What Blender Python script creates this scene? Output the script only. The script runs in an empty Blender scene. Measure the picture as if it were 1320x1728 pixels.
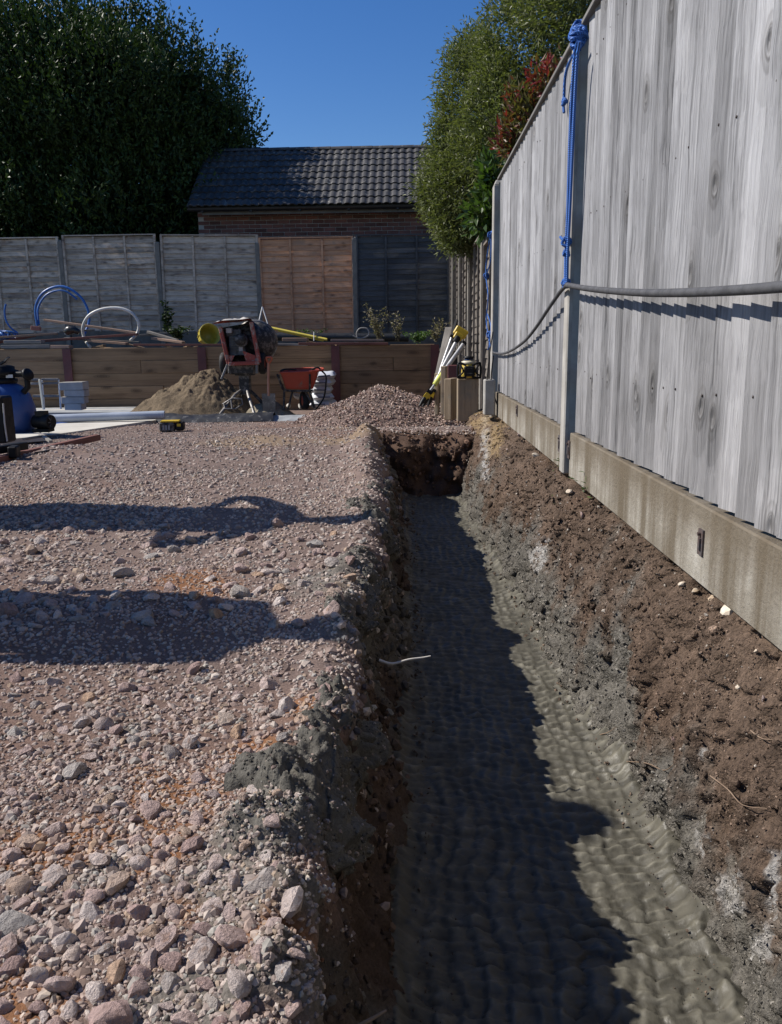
import bpy, bmesh, math, random
import numpy as np
from mathutils import Vector, Matrix, Quaternion

random.seed(7)
RNG = np.random.default_rng(11)
SC = bpy.context.scene
COL = SC.collection
PI = math.pi

# ------------------------------------------------------------------ camera, sky, sun
CAM_Z = 0.70
cam_data = bpy.data.cameras.new('camera')
cam = bpy.data.objects.new('camera', cam_data)
COL.objects.link(cam)
cam_data.sensor_fit = 'VERTICAL'
cam_data.sensor_height = 36.0
cam_data.lens = 1355.0 / 1728.0 * 36.0
cam_data.clip_start = 0.02
cam_data.clip_end = 2000
ROT = (Matrix.Rotation(math.radians(1.38), 3, 'Z') @ Matrix.Rotation(math.radians(90 - 11.8), 3, 'X')
       @ Matrix.Rotation(math.radians(-0.7), 3, 'Z'))
cam.rotation_euler = ROT.to_euler()
cam.location = (0, 0, CAM_Z)
SC.camera = cam

TO_SUN = Vector((-0.985, 0.12, 0.89)).normalized()
SUN_EL = math.asin(TO_SUN.z)
SUN_AZ = math.atan2(TO_SUN.x, TO_SUN.y)          # clockwise from +Y
world = bpy.data.worlds.new('World')
SC.world = world
world.use_nodes = True
wn = world.node_tree
sky = wn.nodes.new('ShaderNodeTexSky')
sky.sky_type = 'NISHITA'
sky.sun_disc = False
sky.sun_elevation = SUN_EL
sky.sun_rotation = SUN_AZ
sky.air_density = 1.0
sky.dust_density = 0.2
sky.ozone_density = 3.0
hs = wn.nodes.new('ShaderNodeHueSaturation')          # deep clear blue of the day, same all round the sky
hs.inputs['Hue'].default_value = 0.512
hs.inputs['Saturation'].default_value = 1.32
hs.inputs['Value'].default_value = 1.5
wn.links.new(sky.outputs[0], hs.inputs['Color'])
wn.links.new(hs.outputs[0], wn.nodes['Background'].inputs[0])
wn.nodes['Background'].inputs[1].default_value = 0.06
sun_data = bpy.data.lights.new('sun', 'SUN')
sun_data.energy = 5.0
sun_data.angle = math.radians(0.5)
sun_data.color = (1.0, 0.945, 0.87)
sun = bpy.data.objects.new('sun', sun_data)
sun.rotation_euler = TO_SUN.to_track_quat('Z', 'Y').to_euler()
sun.location = (-20, 3, 18)
COL.objects.link(sun)
SC.view_settings.view_transform = 'Standard'
SC.view_settings.look = 'None'
SC.view_settings.exposure = 0.38
SC.view_settings.gamma = 1.0
SC.view_settings.use_curve_mapping = False
SC.cycles.max_bounces = 6

# ------------------------------------------------------------------ measuring helpers (photo pixel -> place in the world)
def ray(px, py):
    return ROT @ Vector(((px - 660) / 1355.0, -(py - 864) / 1355.0, -1.0))
def at(px, py, Y):
    d = ray(px, py)
    return Vector((0, 0, CAM_Z)) + d * (Y / d.y)
def onx(px, py, X):
    d = ray(px, py)
    return Vector((0, 0, CAM_Z)) + d * (X / d.x)
def onz(px, py, z):
    d = ray(px, py)
    return Vector((0, 0, CAM_Z)) + d * ((z - CAM_Z) / d.z)
def topx(P):
    """world points (n,3) -> photo pixels"""
    R = np.array(ROT)
    d = (np.asarray(P) - np.array([0, 0, CAM_Z])) @ R
    return 660 + 1355 * d[:, 0] / -d[:, 2], 864 - 1355 * d[:, 1] / -d[:, 2], -d[:, 2]

# ------------------------------------------------------------------ noise
def _h(ix, iy, iz, seed):
    n = (ix.astype(np.int64) * 374761393 + iy.astype(np.int64) * 668265263 + iz.astype(np.int64) * 2147483647 + seed * 974711) & 0xffffffff
    n = ((n ^ (n >> 13)) * 1274126177) & 0xffffffff
    n = ((n ^ (n >> 16)) * 2246822519) & 0xffffffff
    return ((n ^ (n >> 15)) & 0xffffff) / float(0xffffff)
def vnoise(P, seed=0):
    P = np.asarray(P, float)
    F = np.floor(P); T = P - F; T = T * T * (3 - 2 * T)
    I = F.astype(np.int64)
    x, y, z = I[:, 0], I[:, 1], I[:, 2]
    tx, ty, tz = T[:, 0], T[:, 1], T[:, 2]
    def L(a, b, t): return a + (b - a) * t
    c = [[[_h(x + i, y + j, z + k, seed) for k in (0, 1)] for j in (0, 1)] for i in (0, 1)]
    a = L(L(c[0][0][0], c[1][0][0], tx), L(c[0][1][0], c[1][1][0], tx), ty)
    b = L(L(c[0][0][1], c[1][0][1], tx), L(c[0][1][1], c[1][1][1], tx), ty)
    return L(a, b, tz) * 2 - 1
_ROT0 = np.array(Matrix.Rotation(.61, 3, 'Z') @ Matrix.Rotation(.47, 3, 'X') @ Matrix.Rotation(.35, 3, 'Y'))
_ROT1 = np.array(Matrix.Rotation(.9, 3, 'X') @ Matrix.Rotation(.7, 3, 'Z') @ Matrix.Rotation(1.1, 3, 'Y'))
def fbm(P, scale, octs=4, seed=0, gain=0.5):
    P = (np.asarray(P, float) * scale) @ _ROT0
    out = 0; a = 1.0; tot = 0
    for o in range(octs):
        out = out + a * vnoise(P + o * 17.3, seed + o); tot += a; a *= gain; P = (P * 2.03) @ _ROT1
    return out / tot
def sstep(a, b, x):
    t = np.clip((np.asarray(x, float) - a) / (b - a), 0, 1)
    return t * t * (3 - 2 * t)

# ------------------------------------------------------------------ mesh helpers
def link(o, parent=None):
    COL.objects.link(o)
    if parent is not None: o.parent = parent
    return o
def mesh_np(name, V, F, col=None, smooth=False):
    me = bpy.data.meshes.new(name)
    V = np.ascontiguousarray(V, np.float32); F = np.ascontiguousarray(F, np.int32)
    k = F.shape[1]; n = len(F)
    me.vertices.add(len(V)); me.vertices.foreach_set('co', V.ravel())
    me.loops.add(n * k); me.loops.foreach_set('vertex_index', F.ravel())
    me.polygons.add(n)
    me.polygons.foreach_set('loop_start', np.arange(0, n * k, k, dtype=np.int32))
    try: me.polygons.foreach_set('loop_total', np.full(n, k, np.int32))
    except Exception: pass
    me.polygons.foreach_set('use_smooth', np.full(n, smooth, bool))
    me.update(calc_edges=True)
    if col is not None:
        a = me.color_attributes.new('tint', 'FLOAT_COLOR', 'POINT')
        c = np.ones((len(V), 4), np.float32); c[:, :3] = col
        a.data.foreach_set('color', c.ravel())
    return me
def obj_np(name, V, F, mat, parent=None, col=None, smooth=False):
    me = mesh_np(name, V, F, col, smooth)
    me.materials.append(mat)
    return link(bpy.data.objects.new(name, me), parent)
def grid_faces(nr, nc):
    i = np.arange(nr - 1)[:, None] * nc + np.arange(nc - 1)[None, :]
    return np.stack([i, i + 1, i + nc + 1, i + nc], -1).reshape(-1, 4)

class MB:
    def __init__(s): s.v = []; s.f = []; s.sm = []
    def add(s, V, F, smooth=False):
        b = len(s.v); s.v += [tuple(v) for v in V]
        for f in F: s.f.append([b + i for i in f]); s.sm.append(smooth)
        return s
    def box(s, c, d, R=None, taper=1.0):
        x, y, z = d[0] / 2, d[1] / 2, d[2] / 2
        P = [Vector((sx * x * (taper if sz > 0 else 1), sy * y * (taper if sz > 0 else 1), sz * z)) for sz in (-1, 1) for sx, sy in ((-1, -1), (1, -1), (1, 1), (-1, 1))]
        if R is not None: P = [R @ p for p in P]
        c = Vector(c); P = [p + c for p in P]
        return s.add(P, [(3, 2, 1, 0), (4, 5, 6, 7), (0, 1, 5, 4), (1, 2, 6, 5), (2, 3, 7, 6), (3, 0, 4, 7)])
    def bar(s, a, b, w, h, up=(0, 0, 1)):
        """a rectangular bar from a to b"""
        a, b = Vector(a), Vector(b); d = (b - a); L = d.length; d.normalize()
        up = Vector(up)
        if abs(d.dot(up)) > .98: up = Vector((1, 0, 0))
        side = d.cross(up).normalized(); u = side.cross(d).normalized()
        R = Matrix((side, d, u)).transposed()
        return s.box((a + b) / 2, (w, L, h), R)
    def tube(s, pts, r, n=8, caps=True, smooth=True):
        pts = [Vector(p) for p in pts]; m = len(pts)
        rs = r if isinstance(r, (list, tuple)) else [r] * m
        V = []; prev = None
        for i, p in enumerate(pts):
            t = (pts[min(i + 1, m - 1)] - pts[max(i - 1, 0)]).normalized()
            if prev is None:
                ref = Vector((0, 0, 1)) if abs(t.z) < .9 else Vector((1, 0, 0))
                a = t.cross(ref).normalized()
            else:
                a = (prev - t * prev.dot(t)).normalized()
            prev = a; b = t.cross(a)
            for k in range(n):
                an = 2 * PI * k / n
                V.append(p + (a * math.cos(an) + b * math.sin(an)) * rs[i])
        F = []
        for i in range(m - 1):
            for k in range(n):
                F.append((i * n + k, i * n + (k + 1) % n, (i + 1) * n + (k + 1) % n, (i + 1) * n + k))
        s.add(V, F, smooth)
        if caps:
            s.add(V[:n], [tuple(range(n))[::-1]]); s.add(V[-n:], [tuple(range(n))])
        return s
    def lathe(s, prof, n=24, M=None, smooth=True):
        V = []
        for r, z in prof:
            for k in range(n):
                a = 2 * PI * k / n; V.append(Vector((r * math.cos(a), r * math.sin(a), z)))
        if M is not None: V = [M @ v for v in V]
        F = []
        for i in range(len(prof) - 1):
            for k in range(n):
                F.append((i * n + k, i * n + (k + 1) % n, (i + 1) * n + (k + 1) % n, (i + 1) * n + k))
        return s.add(V, F, smooth)
    def prism(s, poly, a, b):
        """poly: list of 2D (x,z); extruded along y from a to b"""
        n = len(poly)
        V = [Vector((p[0], a, p[1])) for p in poly] + [Vector((p[0], b, p[1])) for p in poly]
        F = [tuple(range(n)), tuple(range(n, 2 * n))[::-1]] + [((i + 1) % n, i, i + n, (i + 1) % n + n) for i in range(n)]
        return s.add(V, F)
    def build(s, name, mat, parent=None, bevel=0.0, off=None):
        me = bpy.data.meshes.new(name)
        V = s.v if off is None else [tuple(Vector(v) - Vector(off)) for v in s.v]
        me.from_pydata(V, [], s.f)
        me.polygons.foreach_set('use_smooth', s.sm)
        bm = bmesh.new(); bm.from_mesh(me)
        bmesh.ops.recalc_face_normals(bm, faces=bm.faces)
        if bevel > 0:
            es = [e for e in bm.edges if len(e.link_faces) == 2 and e.calc_face_angle(0) > .6 and not e.smooth is None]
            try: bmesh.ops.bevel(bm, geom=es, offset=bevel, segments=1, profile=.5, affect='EDGES')
            except Exception: pass
        bm.to_mesh(me); bm.free()
        me.update()
        me.materials.append(mat)
        return link(bpy.data.objects.new(name, me), parent)

def tag(o, label=None, cat=None, group=None, kind=None):
    if label: o['label'] = label
    if cat: o['category'] = cat
    if group: o['group'] = group
    if kind: o['kind'] = kind
    return o
def thing(name, loc, label, cat, group=None, rz=0.0, rot=None):
    o = bpy.data.objects.new(name, None)
    o.empty_display_size = .1
    o.location = loc
    o.rotation_euler = rot if rot is not None else (0, 0, rz)
    link(o)
    return tag(o, label, cat, group)
def copy_tree(o, parent=None):
    c = o.copy(); COL.objects.link(c)
    if parent is not None: c.parent = parent
    for ch in list(o.children): copy_tree(ch, c)
    return c
def part_of(src, parent, loc=None, rot=None, mat=None, scale=None):
    c = src.copy(); COL.objects.link(c); c.parent = parent
    if loc is not None: c.location = loc
    if rot is not None: c.rotation_euler = rot
    if scale is not None: c.scale = scale
    if mat is not None:
        c.material_slots[0].link = 'OBJECT'; c.material_slots[0].material = mat
    return c

# ------------------------------------------------------------------ materials
class NT:
    def __init__(s, name):
        m = bpy.data.materials.new(name); m.use_nodes = True
        s.m = m; s.t = m.node_tree; s.n = s.t.nodes; s.b = s.n['Principled BSDF']
    def node(s, typ, **kw):
        n = s.n.new('ShaderNode' + typ)
        for k, v in kw.items(): setattr(n, k, v)
        return n
    def lk(s, a, b): s.t.links.new(a, b)
    def coords(s, scale=(1, 1, 1), rand=True, kind='Object'):
        tc = s.node('TexCoord'); mp = s.node('Mapping'); mp.inputs['Scale'].default_value = scale
        s.lk(tc.outputs[kind], mp.inputs['Vector'])
        if rand:
            oi = s.node('ObjectInfo'); mu = s.node('Math', operation='MULTIPLY'); mu.inputs[1].default_value = 37.0
            s.lk(oi.outputs['Random'], mu.inputs[0])
            s.lk(mu.outputs[0], mp.inputs['Location'])
        return mp.outputs['Vector']
    def noise(s, vec, scale, detail=5, rough=.55, dist=0.0):
        n = s.node('TexNoise'); n.inputs['Scale'].default_value = scale; n.inputs['Detail'].default_value = detail
        n.inputs['Roughness'].default_value = rough; n.inputs['Distortion'].default_value = dist
        s.lk(vec, n.inputs['Vector']); return n.outputs['Fac']
    def ramp(s, fac, stops):
        r = s.node('ValToRGB'); e = r.color_ramp.elements
        full = lambda c: (c, c, c, 1) if not isinstance(c, (tuple, list)) else tuple(c) + (1,)
        e.remove(e[1]); e[0].position = stops[0][0]; e[0].color = full(stops[0][1])
        for p, c in stops[1:]: e.new(p).color = full(c)
        s.lk(fac, r.inputs['Fac']); return r.outputs['Color']
    def mix(s, fac, a, b, mode='MIX'):
        n = s.node('MixRGB', blend_type=mode)
        for i, (sock, v) in enumerate(((n.inputs[0], fac), (n.inputs[1], a), (n.inputs[2], b))):
            if isinstance(v, (int, float)): sock.default_value = v if i == 0 else (v, v, v, 1)
            elif isinstance(v, tuple): sock.default_value = v + (1,)
            else: s.lk(v, sock)
        return n.outputs[0]
    def math(s, op, a, b=0.0):
        n = s.node('Math', operation=op)
        for sock, v in ((n.inputs[0], a), (n.inputs[1], b)):
            if isinstance(v, (int, float)): sock.default_value = v
            else: s.lk(v, sock)
        return n.outputs[0]
    def bump(s, h, strength=.3, dist=.01, prev=None):
        n = s.node('Bump'); n.inputs['Strength'].default_value = strength; n.inputs['Distance'].default_value = dist
        s.lk(h, n.inputs['Height'])
        if prev is not None: s.lk(prev, n.inputs['Normal'])
        return n.outputs['Normal']
    def done(s, color=None, rough=.8, normal=None, metal=0.0, spec=.5):
        if color is not None:
            if isinstance(color, tuple): s.b.inputs['Base Color'].default_value = color + (1,)
            else: s.lk(color, s.b.inputs['Base Color'])
        if isinstance(rough, (int, float)): s.b.inputs['Roughness'].default_value = rough
        else: s.lk(rough, s.b.inputs['Roughness'])
        s.b.inputs['Metallic'].default_value = metal
        s.b.inputs['Specular IOR Level'].default_value = spec
        if normal is not None: s.lk(normal, s.b.inputs['Normal'])
        return s.m

def simple(name, c1, c2=None, ns=6.0, rough=.7, bump=.15, bs=60.0, metal=0.0, spec=.5, stretch=(1, 1, 1), dirt=None, dirt_at=.6, var=0.0):
    t = NT(name); v = t.coords(stretch)
    c2 = c2 or tuple(x * .7 for x in c1)
    col = t.ramp(t.noise(v, ns, 6), [(.3, c2), (.7, c1)])
    if dirt is not None:
        d = t.ramp(t.noise(v, ns * 2.3, 8, .65), [(dirt_at - .06, 0.0), (dirt_at + .06, 1.0)])
        col = t.mix(d, col, dirt)
    if var:
        oi = t.node('ObjectInfo'); col = t.mix(1.0, col, t.ramp(oi.outputs['Random'], [(0, 1 - var), (.5, 1.0), (1, 1 + var * .6)]), 'MULTIPLY')
    rg = t.ramp(t.noise(v, ns * 3, 4), [(.3, max(0, rough - .12)), (.7, min(1, rough + .12))])
    return t.done(col, rg, t.bump(t.noise(v, bs, 5), bump, .004), metal, spec)

def wood(name, dark, light, along=2, grain=70.0, stretch=.035, rough=.8, knots=.5, knot_col=None, bump=.35, stain=None, var=.25, knot_scale=7.0, knot_axis=None, foot=None, kbump=.8, bdist=.006, lap=None):
    """weathered board; `along` is the axis the grain runs along (object coordinates)"""
    t = NT(name)
    sc = [1, 1, 1]; sc[along] = stretch
    vr = t.coords((1, 1, 1))
    mp = t.node('Mapping'); mp.inputs['Scale'].default_value = sc
    # warp the grain a little so that it flows round knots
    wz = t.node('TexNoise'); wz.inputs['Scale'].default_value = 5.0; wz.inputs['Detail'].default_value = 2
    t.lk(vr, wz.inputs['Vector'])
    wv = t.node('VectorMath', operation='MULTIPLY_ADD')
    t.lk(wz.outputs['Color'], wv.inputs[0]); wv.inputs[1].default_value = (.035, .035, .035); t.lk(vr, wv.inputs[2])
    t.lk(wv.outputs[0], mp.inputs['Vector'])
    g = t.noise(mp.outputs['Vector'], grain, 5, .6)
    g2 = t.noise(mp.outputs['Vector'], grain * .16, 3, .5)
    gg = t.math('ADD', t.math('MULTIPLY', g, .6), t.math('MULTIPLY', g2, .5))
    if True:
        col = t.ramp(gg, [(.36, dark), (.48, tuple(a * .5 + b * .5 for a, b in zip(dark, light))), (.56, tuple(a * .25 + b * .75 for a, b in zip(dark, light))), (.68, light)])
        crk = t.ramp(t.noise(mp.outputs['Vector'], grain * 1.7, 3, .5), [(.29, 1.0), (.35, 0.0)])
        col = t.mix(t.mix(1.0, crk, .45, 'MULTIPLY'), col, tuple(a * .4 for a in dark))
    big = t.ramp(t.noise(vr, 2.2, 3), [(.3, 1 - var), (.7, 1.0)])
    col = t.mix(1.0, col, big, 'MULTIPLY')
    oi = t.node('ObjectInfo')
    col = t.mix(1.0, col, t.ramp(oi.outputs['Random'], [(0, 1 - var), (1, 1.0)]), 'MULTIPLY')
    if lap is not None:                       # edge darkening painted at the lap like shade, so overlaps read crisper
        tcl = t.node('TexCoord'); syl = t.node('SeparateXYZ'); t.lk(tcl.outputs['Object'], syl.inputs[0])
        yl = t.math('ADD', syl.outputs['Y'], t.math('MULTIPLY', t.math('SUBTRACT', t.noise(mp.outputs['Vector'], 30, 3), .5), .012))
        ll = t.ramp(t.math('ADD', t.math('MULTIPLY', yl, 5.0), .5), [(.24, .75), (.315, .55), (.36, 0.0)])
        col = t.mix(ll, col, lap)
    if foot is not None:                      # rain splash and weather darken the lower end of the boards
        tco = t.node('TexCoord'); sz = t.node('SeparateXYZ'); t.lk(tco.outputs['Object'], sz.inputs[0])
        f_ = t.ramp(t.math('ADD', sz.outputs['Z'], t.math('MULTIPLY', t.noise(vr, 3.0, 4), .5)), [(.15, .9), (.55, .45), (.95, 0.0)])
        col = t.mix(f_, col, t.mix(1.0, col, foot, 'MULTIPLY'))
    if stain is not None:
        s = t.ramp(t.noise(vr, 3.0, 6, .7), [(.52, 0.0), (.68, 1.0)])
        col = t.mix(t.mix(1.0, s, .75, 'MULTIPLY'), col, stain)
    h = gg
    if knots > 0:
        ks = [1, 1, 1]; ks[along] = .45
        if knot_axis is not None: ks[knot_axis] = .05
        m2 = t.node('Mapping'); m2.inputs['Scale'].default_value = ks; t.lk(wv.outputs[0], m2.inputs['Vector'])
        ka = knot_axis if knot_axis is not None else (0 if along != 0 else 1)
        sp_ = t.node('SeparateXYZ'); t.lk(m2.outputs['Vector'], sp_.inputs[0]); cb_ = t.node('CombineXYZ')
        fa = [a for a in range(3) if a != ka]; t.lk(sp_.outputs[fa[0]], cb_.inputs[0]); t.lk(sp_.outputs[fa[1]], cb_.inputs[1])
        vo = t.node('TexVoronoi', voronoi_dimensions='2D'); vo.inputs['Scale'].default_value = knot_scale; t.lk(cb_.outputs[0], vo.inputs['Vector'])
        sel = t.node('SeparateColor'); t.lk(vo.outputs['Color'], sel.inputs[0])
        on = t.ramp(sel.outputs[0], [(.40, 0.0), (.42, 1.0)])
        k = t.ramp(vo.outputs['Distance'], [(.0, .55), (.035, .9), (.05, .45), (.07, .95), (.085, .35), (.12, .6), (.135, .2), (.3, 0.0)])
        k = t.mix(1.0, k, on, 'MULTIPLY')
        col = t.mix(t.mix(1.0, k, knots, 'MULTIPLY'), col, knot_col or tuple(x * .45 for x in dark))
        kb = t.mix(1.0, t.ramp(vo.outputs['Distance'], [(.0, .3), (.06, 1.0), (.13, .55), (.26, 0.0)]), on, 'MULTIPLY')
        h = t.math('ADD', gg, t.math('MULTIPLY', kb, kbump))
    return t.done(col, rough, t.bump(h, bump, bdist), 0, .3)

def tinted(name, rough=.85, ns=60.0, amt=.35, bump=.5, bs=120.0, bdist=.003, spec=.3, rough2=None):
    """colour from the mesh's own tint attribute, broken up with fine noise"""
    t = NT(name); v = t.coords((1, 1, 1), rand=False)
    a = t.node('VertexColor'); a.layer_name = 'tint'
    n = t.ramp(t.noise(v, ns, 6, .65), [(.3, 1 - amt), (.7, 1.0 + amt * .3)])
    col = t.mix(1.0, a.outputs['Color'], n, 'MULTIPLY')
    return t.done(col, rough, t.bump(t.noise(v, bs, 6, .6), bump, bdist), 0, spec)

def leafmat(name, c1, c2, rough=.4, trans=.25, spec=.5):
    t = NT(name)
    a = t.node('VertexColor'); a.layer_name = 'tint'
    col = t.mix(a.outputs['Color'], c1, c2)
    t.done(col, rough, None, 0, spec)
    tr = t.node('BsdfTranslucent'); t.lk(t.mix(1.0, col, (1.3, 1.5, .6), 'MULTIPLY'), tr.inputs['Color'])
    mx = t.node('MixShader'); mx.inputs[0].default_value = trans
    out = t.n['Material Output']
    t.lk(t.b.outputs[0], mx.inputs[1]); t.lk(tr.outputs[0], mx.inputs[2]); t.lk(mx.outputs[0], out.inputs['Surface'])
    return t.m

# ------------------------------------------------------------------ SETTING: ground, trench, terrace
FENCE_X = 0.715
Z_CONC = -0.47
def interp_px(pts, z):
    W = [onz(px, py, z) for px, py in pts]
    ys = np.array([w.y for w in W]); xs = np.array([w.x for w in W]); o = np.argsort(ys)
    return lambda y: np.interp(y, ys[o], xs[o])
_rim = interp_px([(640, 731), (646, 807), (645, 909), (608, 1030), (597, 1100), (590, 1165), (556, 1250), (556, 1340), (566, 1450), (524, 1510), (512, 1600), (500, 1728)], 0.0)
_cr = interp_px([(790, 830), (815, 890), (848, 950), (905, 1060), (985, 1200), (1052, 1300), (1110, 1400), (1150, 1500), (1200, 1600), (1255, 1728)], Z_CONC)
def rim(y):
    y = np.asarray(y, float)
    P = np.stack([y * 0, y, y * 0], -1)
    return _rim(y) + fbm(P, 4.0, 4, 5, .6) * .075
def cright(y):
    y = np.asarray(y, float)
    P = np.stack([y * 0, y, y * 0], -1)
    return _cr(y) - .05 * sstep(3.2, 5, y) + fbm(P, 7.0, 3, 9) * .02
def gslope(x, y):
    y0 = 6.8 + .8 * np.clip(np.asarray(x, float) + 1, -1.5, 0)
    return -.2 * sstep(0, 1, (y - y0) / 1.8) - .05 * sstep(8.6, 11, y)
def gz(x, y):
    x = np.asarray(x, float); y = np.asarray(y, float)
    P = np.stack([x, y, x * 0], -1)
    return gslope(x, y) + fbm(P, 1.1, 3, 21) * .022 + fbm(P, 9.0, 4, 22) * .007
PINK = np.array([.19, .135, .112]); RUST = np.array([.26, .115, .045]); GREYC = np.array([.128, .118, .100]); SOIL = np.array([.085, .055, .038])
OCHRE = np.array([.30, .21, .11])
def spots(x, y, pts):
    """soft blotches on the ground, given as (px,py,radius m)"""
    out = np.zeros_like(x)
    P = np.stack([x, y, x * 0], -1)
    n = fbm(P, 14, 4, 33)
    for px, py, r in pts:
        w = onz(px, py, 0)
        d = np.hypot(x - w.x, (y - w.y)) / r
        out = np.maximum(out, 1 - sstep(.5, 1.0, d + n * .55))
    return out
RUSTS = [(430, 1270, .07), (70, 1435, .10), (300, 1345, .12), (130, 1420, .10), (250, 1440, .08), (330, 975, .14), (360, 990, .12), (520, 1195, .08), (345, 1525, .05), (430, 1530, .06), (500, 1600, .08), (560, 1270, .05), (590, 1000, .12), (20, 1700, .09)]
OCHRES = [(430, 745, .5), (640, 742, .35), (600, 745, .4), (560, 715, .5)]
GREYS = [(470, 1390, .13), (400, 1480, .09), (385, 1550, .05), (560, 985, .2), (300, 1700, .09), (230, 1225, .03), (180, 1470, .05)]
MOUNDS = [(575, 1185, .07), (555, 1255, .05), (500, 1345, .08), (470, 1395, .09), (530, 1400, .06), (605, 1070, .09), (600, 1020, .08), (625, 960, .12), (655, 880, .12), (500, 1640, .07), (515, 1520, .06)]
def ground_col(x, y):
    P = np.stack([x, y, x * 0], -1)
    n = fbm(P, 2.5, 4, 40)[:, None]; m = fbm(P, 30, 3, 41)[:, None]
    c = PINK * (1 + .25 * n + .25 * m)
    c = c + (np.array([.20, .115, .08]) - c) * sstep(.05, .5, fbm(P, 1.3, 3, 44))[:, None] * .6
    for col, pts, a in ((RUST, RUSTS, .85), (OCHRE, OCHRES, .5), (GREYC * 1.3, GREYS, .8), (GREYC, MOUNDS, .9)):
        s = spots(x, y, pts)[:, None] * a
        c = c + (col * (1 + .3 * m) - c) * s
    return np.clip(c, .01, 1)

M_ground = tinted('gravel_grit', .9, 160, .5, .9, 220, .004)
M_soil = tinted('earth', .95, 120, .6, 1.0, 170, .012, .15)
M_stone = tinted('crushed_stone', .85, 70, .35, .5, 160, .0015, .25)

def gtop(x, y):
    """ground level with the worn lip of the trench"""
    x = np.asarray(x, float); y = np.asarray(y, float)
    z = gz(x, y)
    e = np.where(y < 6.36, rim(np.minimum(y, 6.3)) - x, 9.0)
    P = np.stack([x, y, x * 0], -1)
    z = z - .04 * np.exp(-np.maximum(e, 0) / .02) * (e > -.3) + .012 * np.exp(-((e - .08) / .05) ** 2)
    z = z + .085 * sstep(3.4, 4.6, y) * (1 - sstep(6.0, 6.3, y)) * np.exp(-((e - .10) / .10) ** 2) * (1 + .8 * fbm(P, 4, 3, 64))  # far lip ridge raised to cast a wider shadow on the concrete
    m = spots(x, y, MOUNDS)
    return z + m * (.020 + .040 * np.abs(fbm(P, 20, 4, 62)) + .012 * fbm(P, 75, 3, 63))
ys = np.concatenate([np.linspace(-.8, .42, 16), .45 * np.exp(np.arange(0, 1, 1 / 560.) * math.log(6.6 / .45)), [6.6]])
NCG = 215
tt = np.linspace(0, 1, NCG) ** .7
V = []; C = []
R = rim(ys); XL = -(.62 * np.maximum(ys, 0) + 1.7)
X = XL[:, None] + (R - XL)[:, None] * tt[None, :]
Y = np.repeat(ys[:, None], NCG, 1)
Zg = gtop(X.ravel(), Y.ravel()).reshape(X.shape)
Cg = ground_col(X.ravel(), Y.ravel()).reshape(X.shape + (3,))
# the trench side goes down from the lip
nw = 46
uu = np.linspace(0, 1, nw + 1)[1:]
zt = Zg[:, -1]
Zw = zt[:, None] + (-.53 - zt)[:, None] * uu[None, :]
bot = .005 + fbm(np.stack([ys * 0, ys, ys * 0], -1), 4, 3, 71) * .015
Xw = R[:, None] + (bot - R)[:, None] * (uu[None, :] ** 1.15)
Yw = np.repeat(ys[:, None], nw, 1)
P3 = np.stack([Xw.ravel() * .5, Yw.ravel(), Zw.ravel()], -1)
dn = (fbm(P3, 6, 5, 72) * .06 + fbm(P3, 60, 3, 76) * .012 + fbm(P3 * np.array([1, 1, .35]), 26, 4, 73) * .028).reshape(Xw.shape)
fade = np.minimum(1, uu * 5)[None, :]
Xw += dn * fade - .035 * np.sin(uu * PI)[None, :]
nz = fbm(P3, 8, 4, 74).reshape(Xw.shape)
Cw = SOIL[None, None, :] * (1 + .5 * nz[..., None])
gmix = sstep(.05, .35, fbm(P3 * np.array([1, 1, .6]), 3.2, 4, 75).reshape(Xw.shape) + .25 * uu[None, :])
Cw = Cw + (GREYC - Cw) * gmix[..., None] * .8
topm = (1 - sstep(.02, .16, uu))[None, :, None]
Cw = Cw + (Cg[:, -1:, :] * .8 - Cw) * topm
Xa = np.concatenate([X, Xw], 1); Ya = np.concatenate([Y, Yw], 1); Za = np.concatenate([Zg, Zw], 1); Ca = np.concatenate([Cg, Cw], 1)
Va = np.stack([Xa, Ya, Za], -1).reshape(-1, 3)
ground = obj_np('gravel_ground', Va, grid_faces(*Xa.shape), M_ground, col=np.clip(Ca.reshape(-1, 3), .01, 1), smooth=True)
tag(ground, 'pinkish crushed stone ground beside the trench', kind='structure')

# ground beyond the far end of the trench, with the trench's end face
yb = 6.50 + (12.4 - 6.50) * np.linspace(0, 1, 170) ** 1.4
xb = np.linspace(-8.5, 1.0, 330)
Xb, Yb = np.meshgrid(xb, yb)
Zb = gz(Xb.ravel(), Yb.ravel()).reshape(Xb.shape)
Cb = ground_col(Xb.ravel(), Yb.ravel()).reshape(Xb.shape + (3,))
ue = np.linspace(1, 0, 40) ** 1.5
Xe = np.repeat(xb[None, :], 40, 0)
Ze = Zb[0][None, :] + (-.55 - Zb[0])[None, :] * ue[:, None]
P3 = np.stack([Xe.ravel(), Xe.ravel() * 0, Ze.ravel()], -1)
Ye = 6.33 + (fbm(P3, 5, 5, 81) * .16 + fbm(P3 * np.array([1, 1, .5]), 20, 4, 83) * .09).reshape(Xe.shape) * np.minimum(1, ue * 9)[:, None] - .05 * ue[:, None] + .17 * np.exp(-ue / .09)[:, None]
Ye[-1] = 6.50; Ze = Ze + (fbm(P3, 6, 4, 84) * .09).reshape(Xe.shape) * (np.minimum(1, ue * 9) * (1 - ue))[:, None]
Ce = np.repeat((SOIL * np.array([1.2, 1.1, 1.05]))[None, None, :], 40, 0) * (1 + .5 * fbm(P3, 9, 4, 82).reshape(Xe.shape)[..., None])
Vb = np.stack([np.concatenate([Xe, Xb]), np.concatenate([Ye, Yb]), np.concatenate([Ze, Zb])], -1).reshape(-1, 3)
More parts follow.
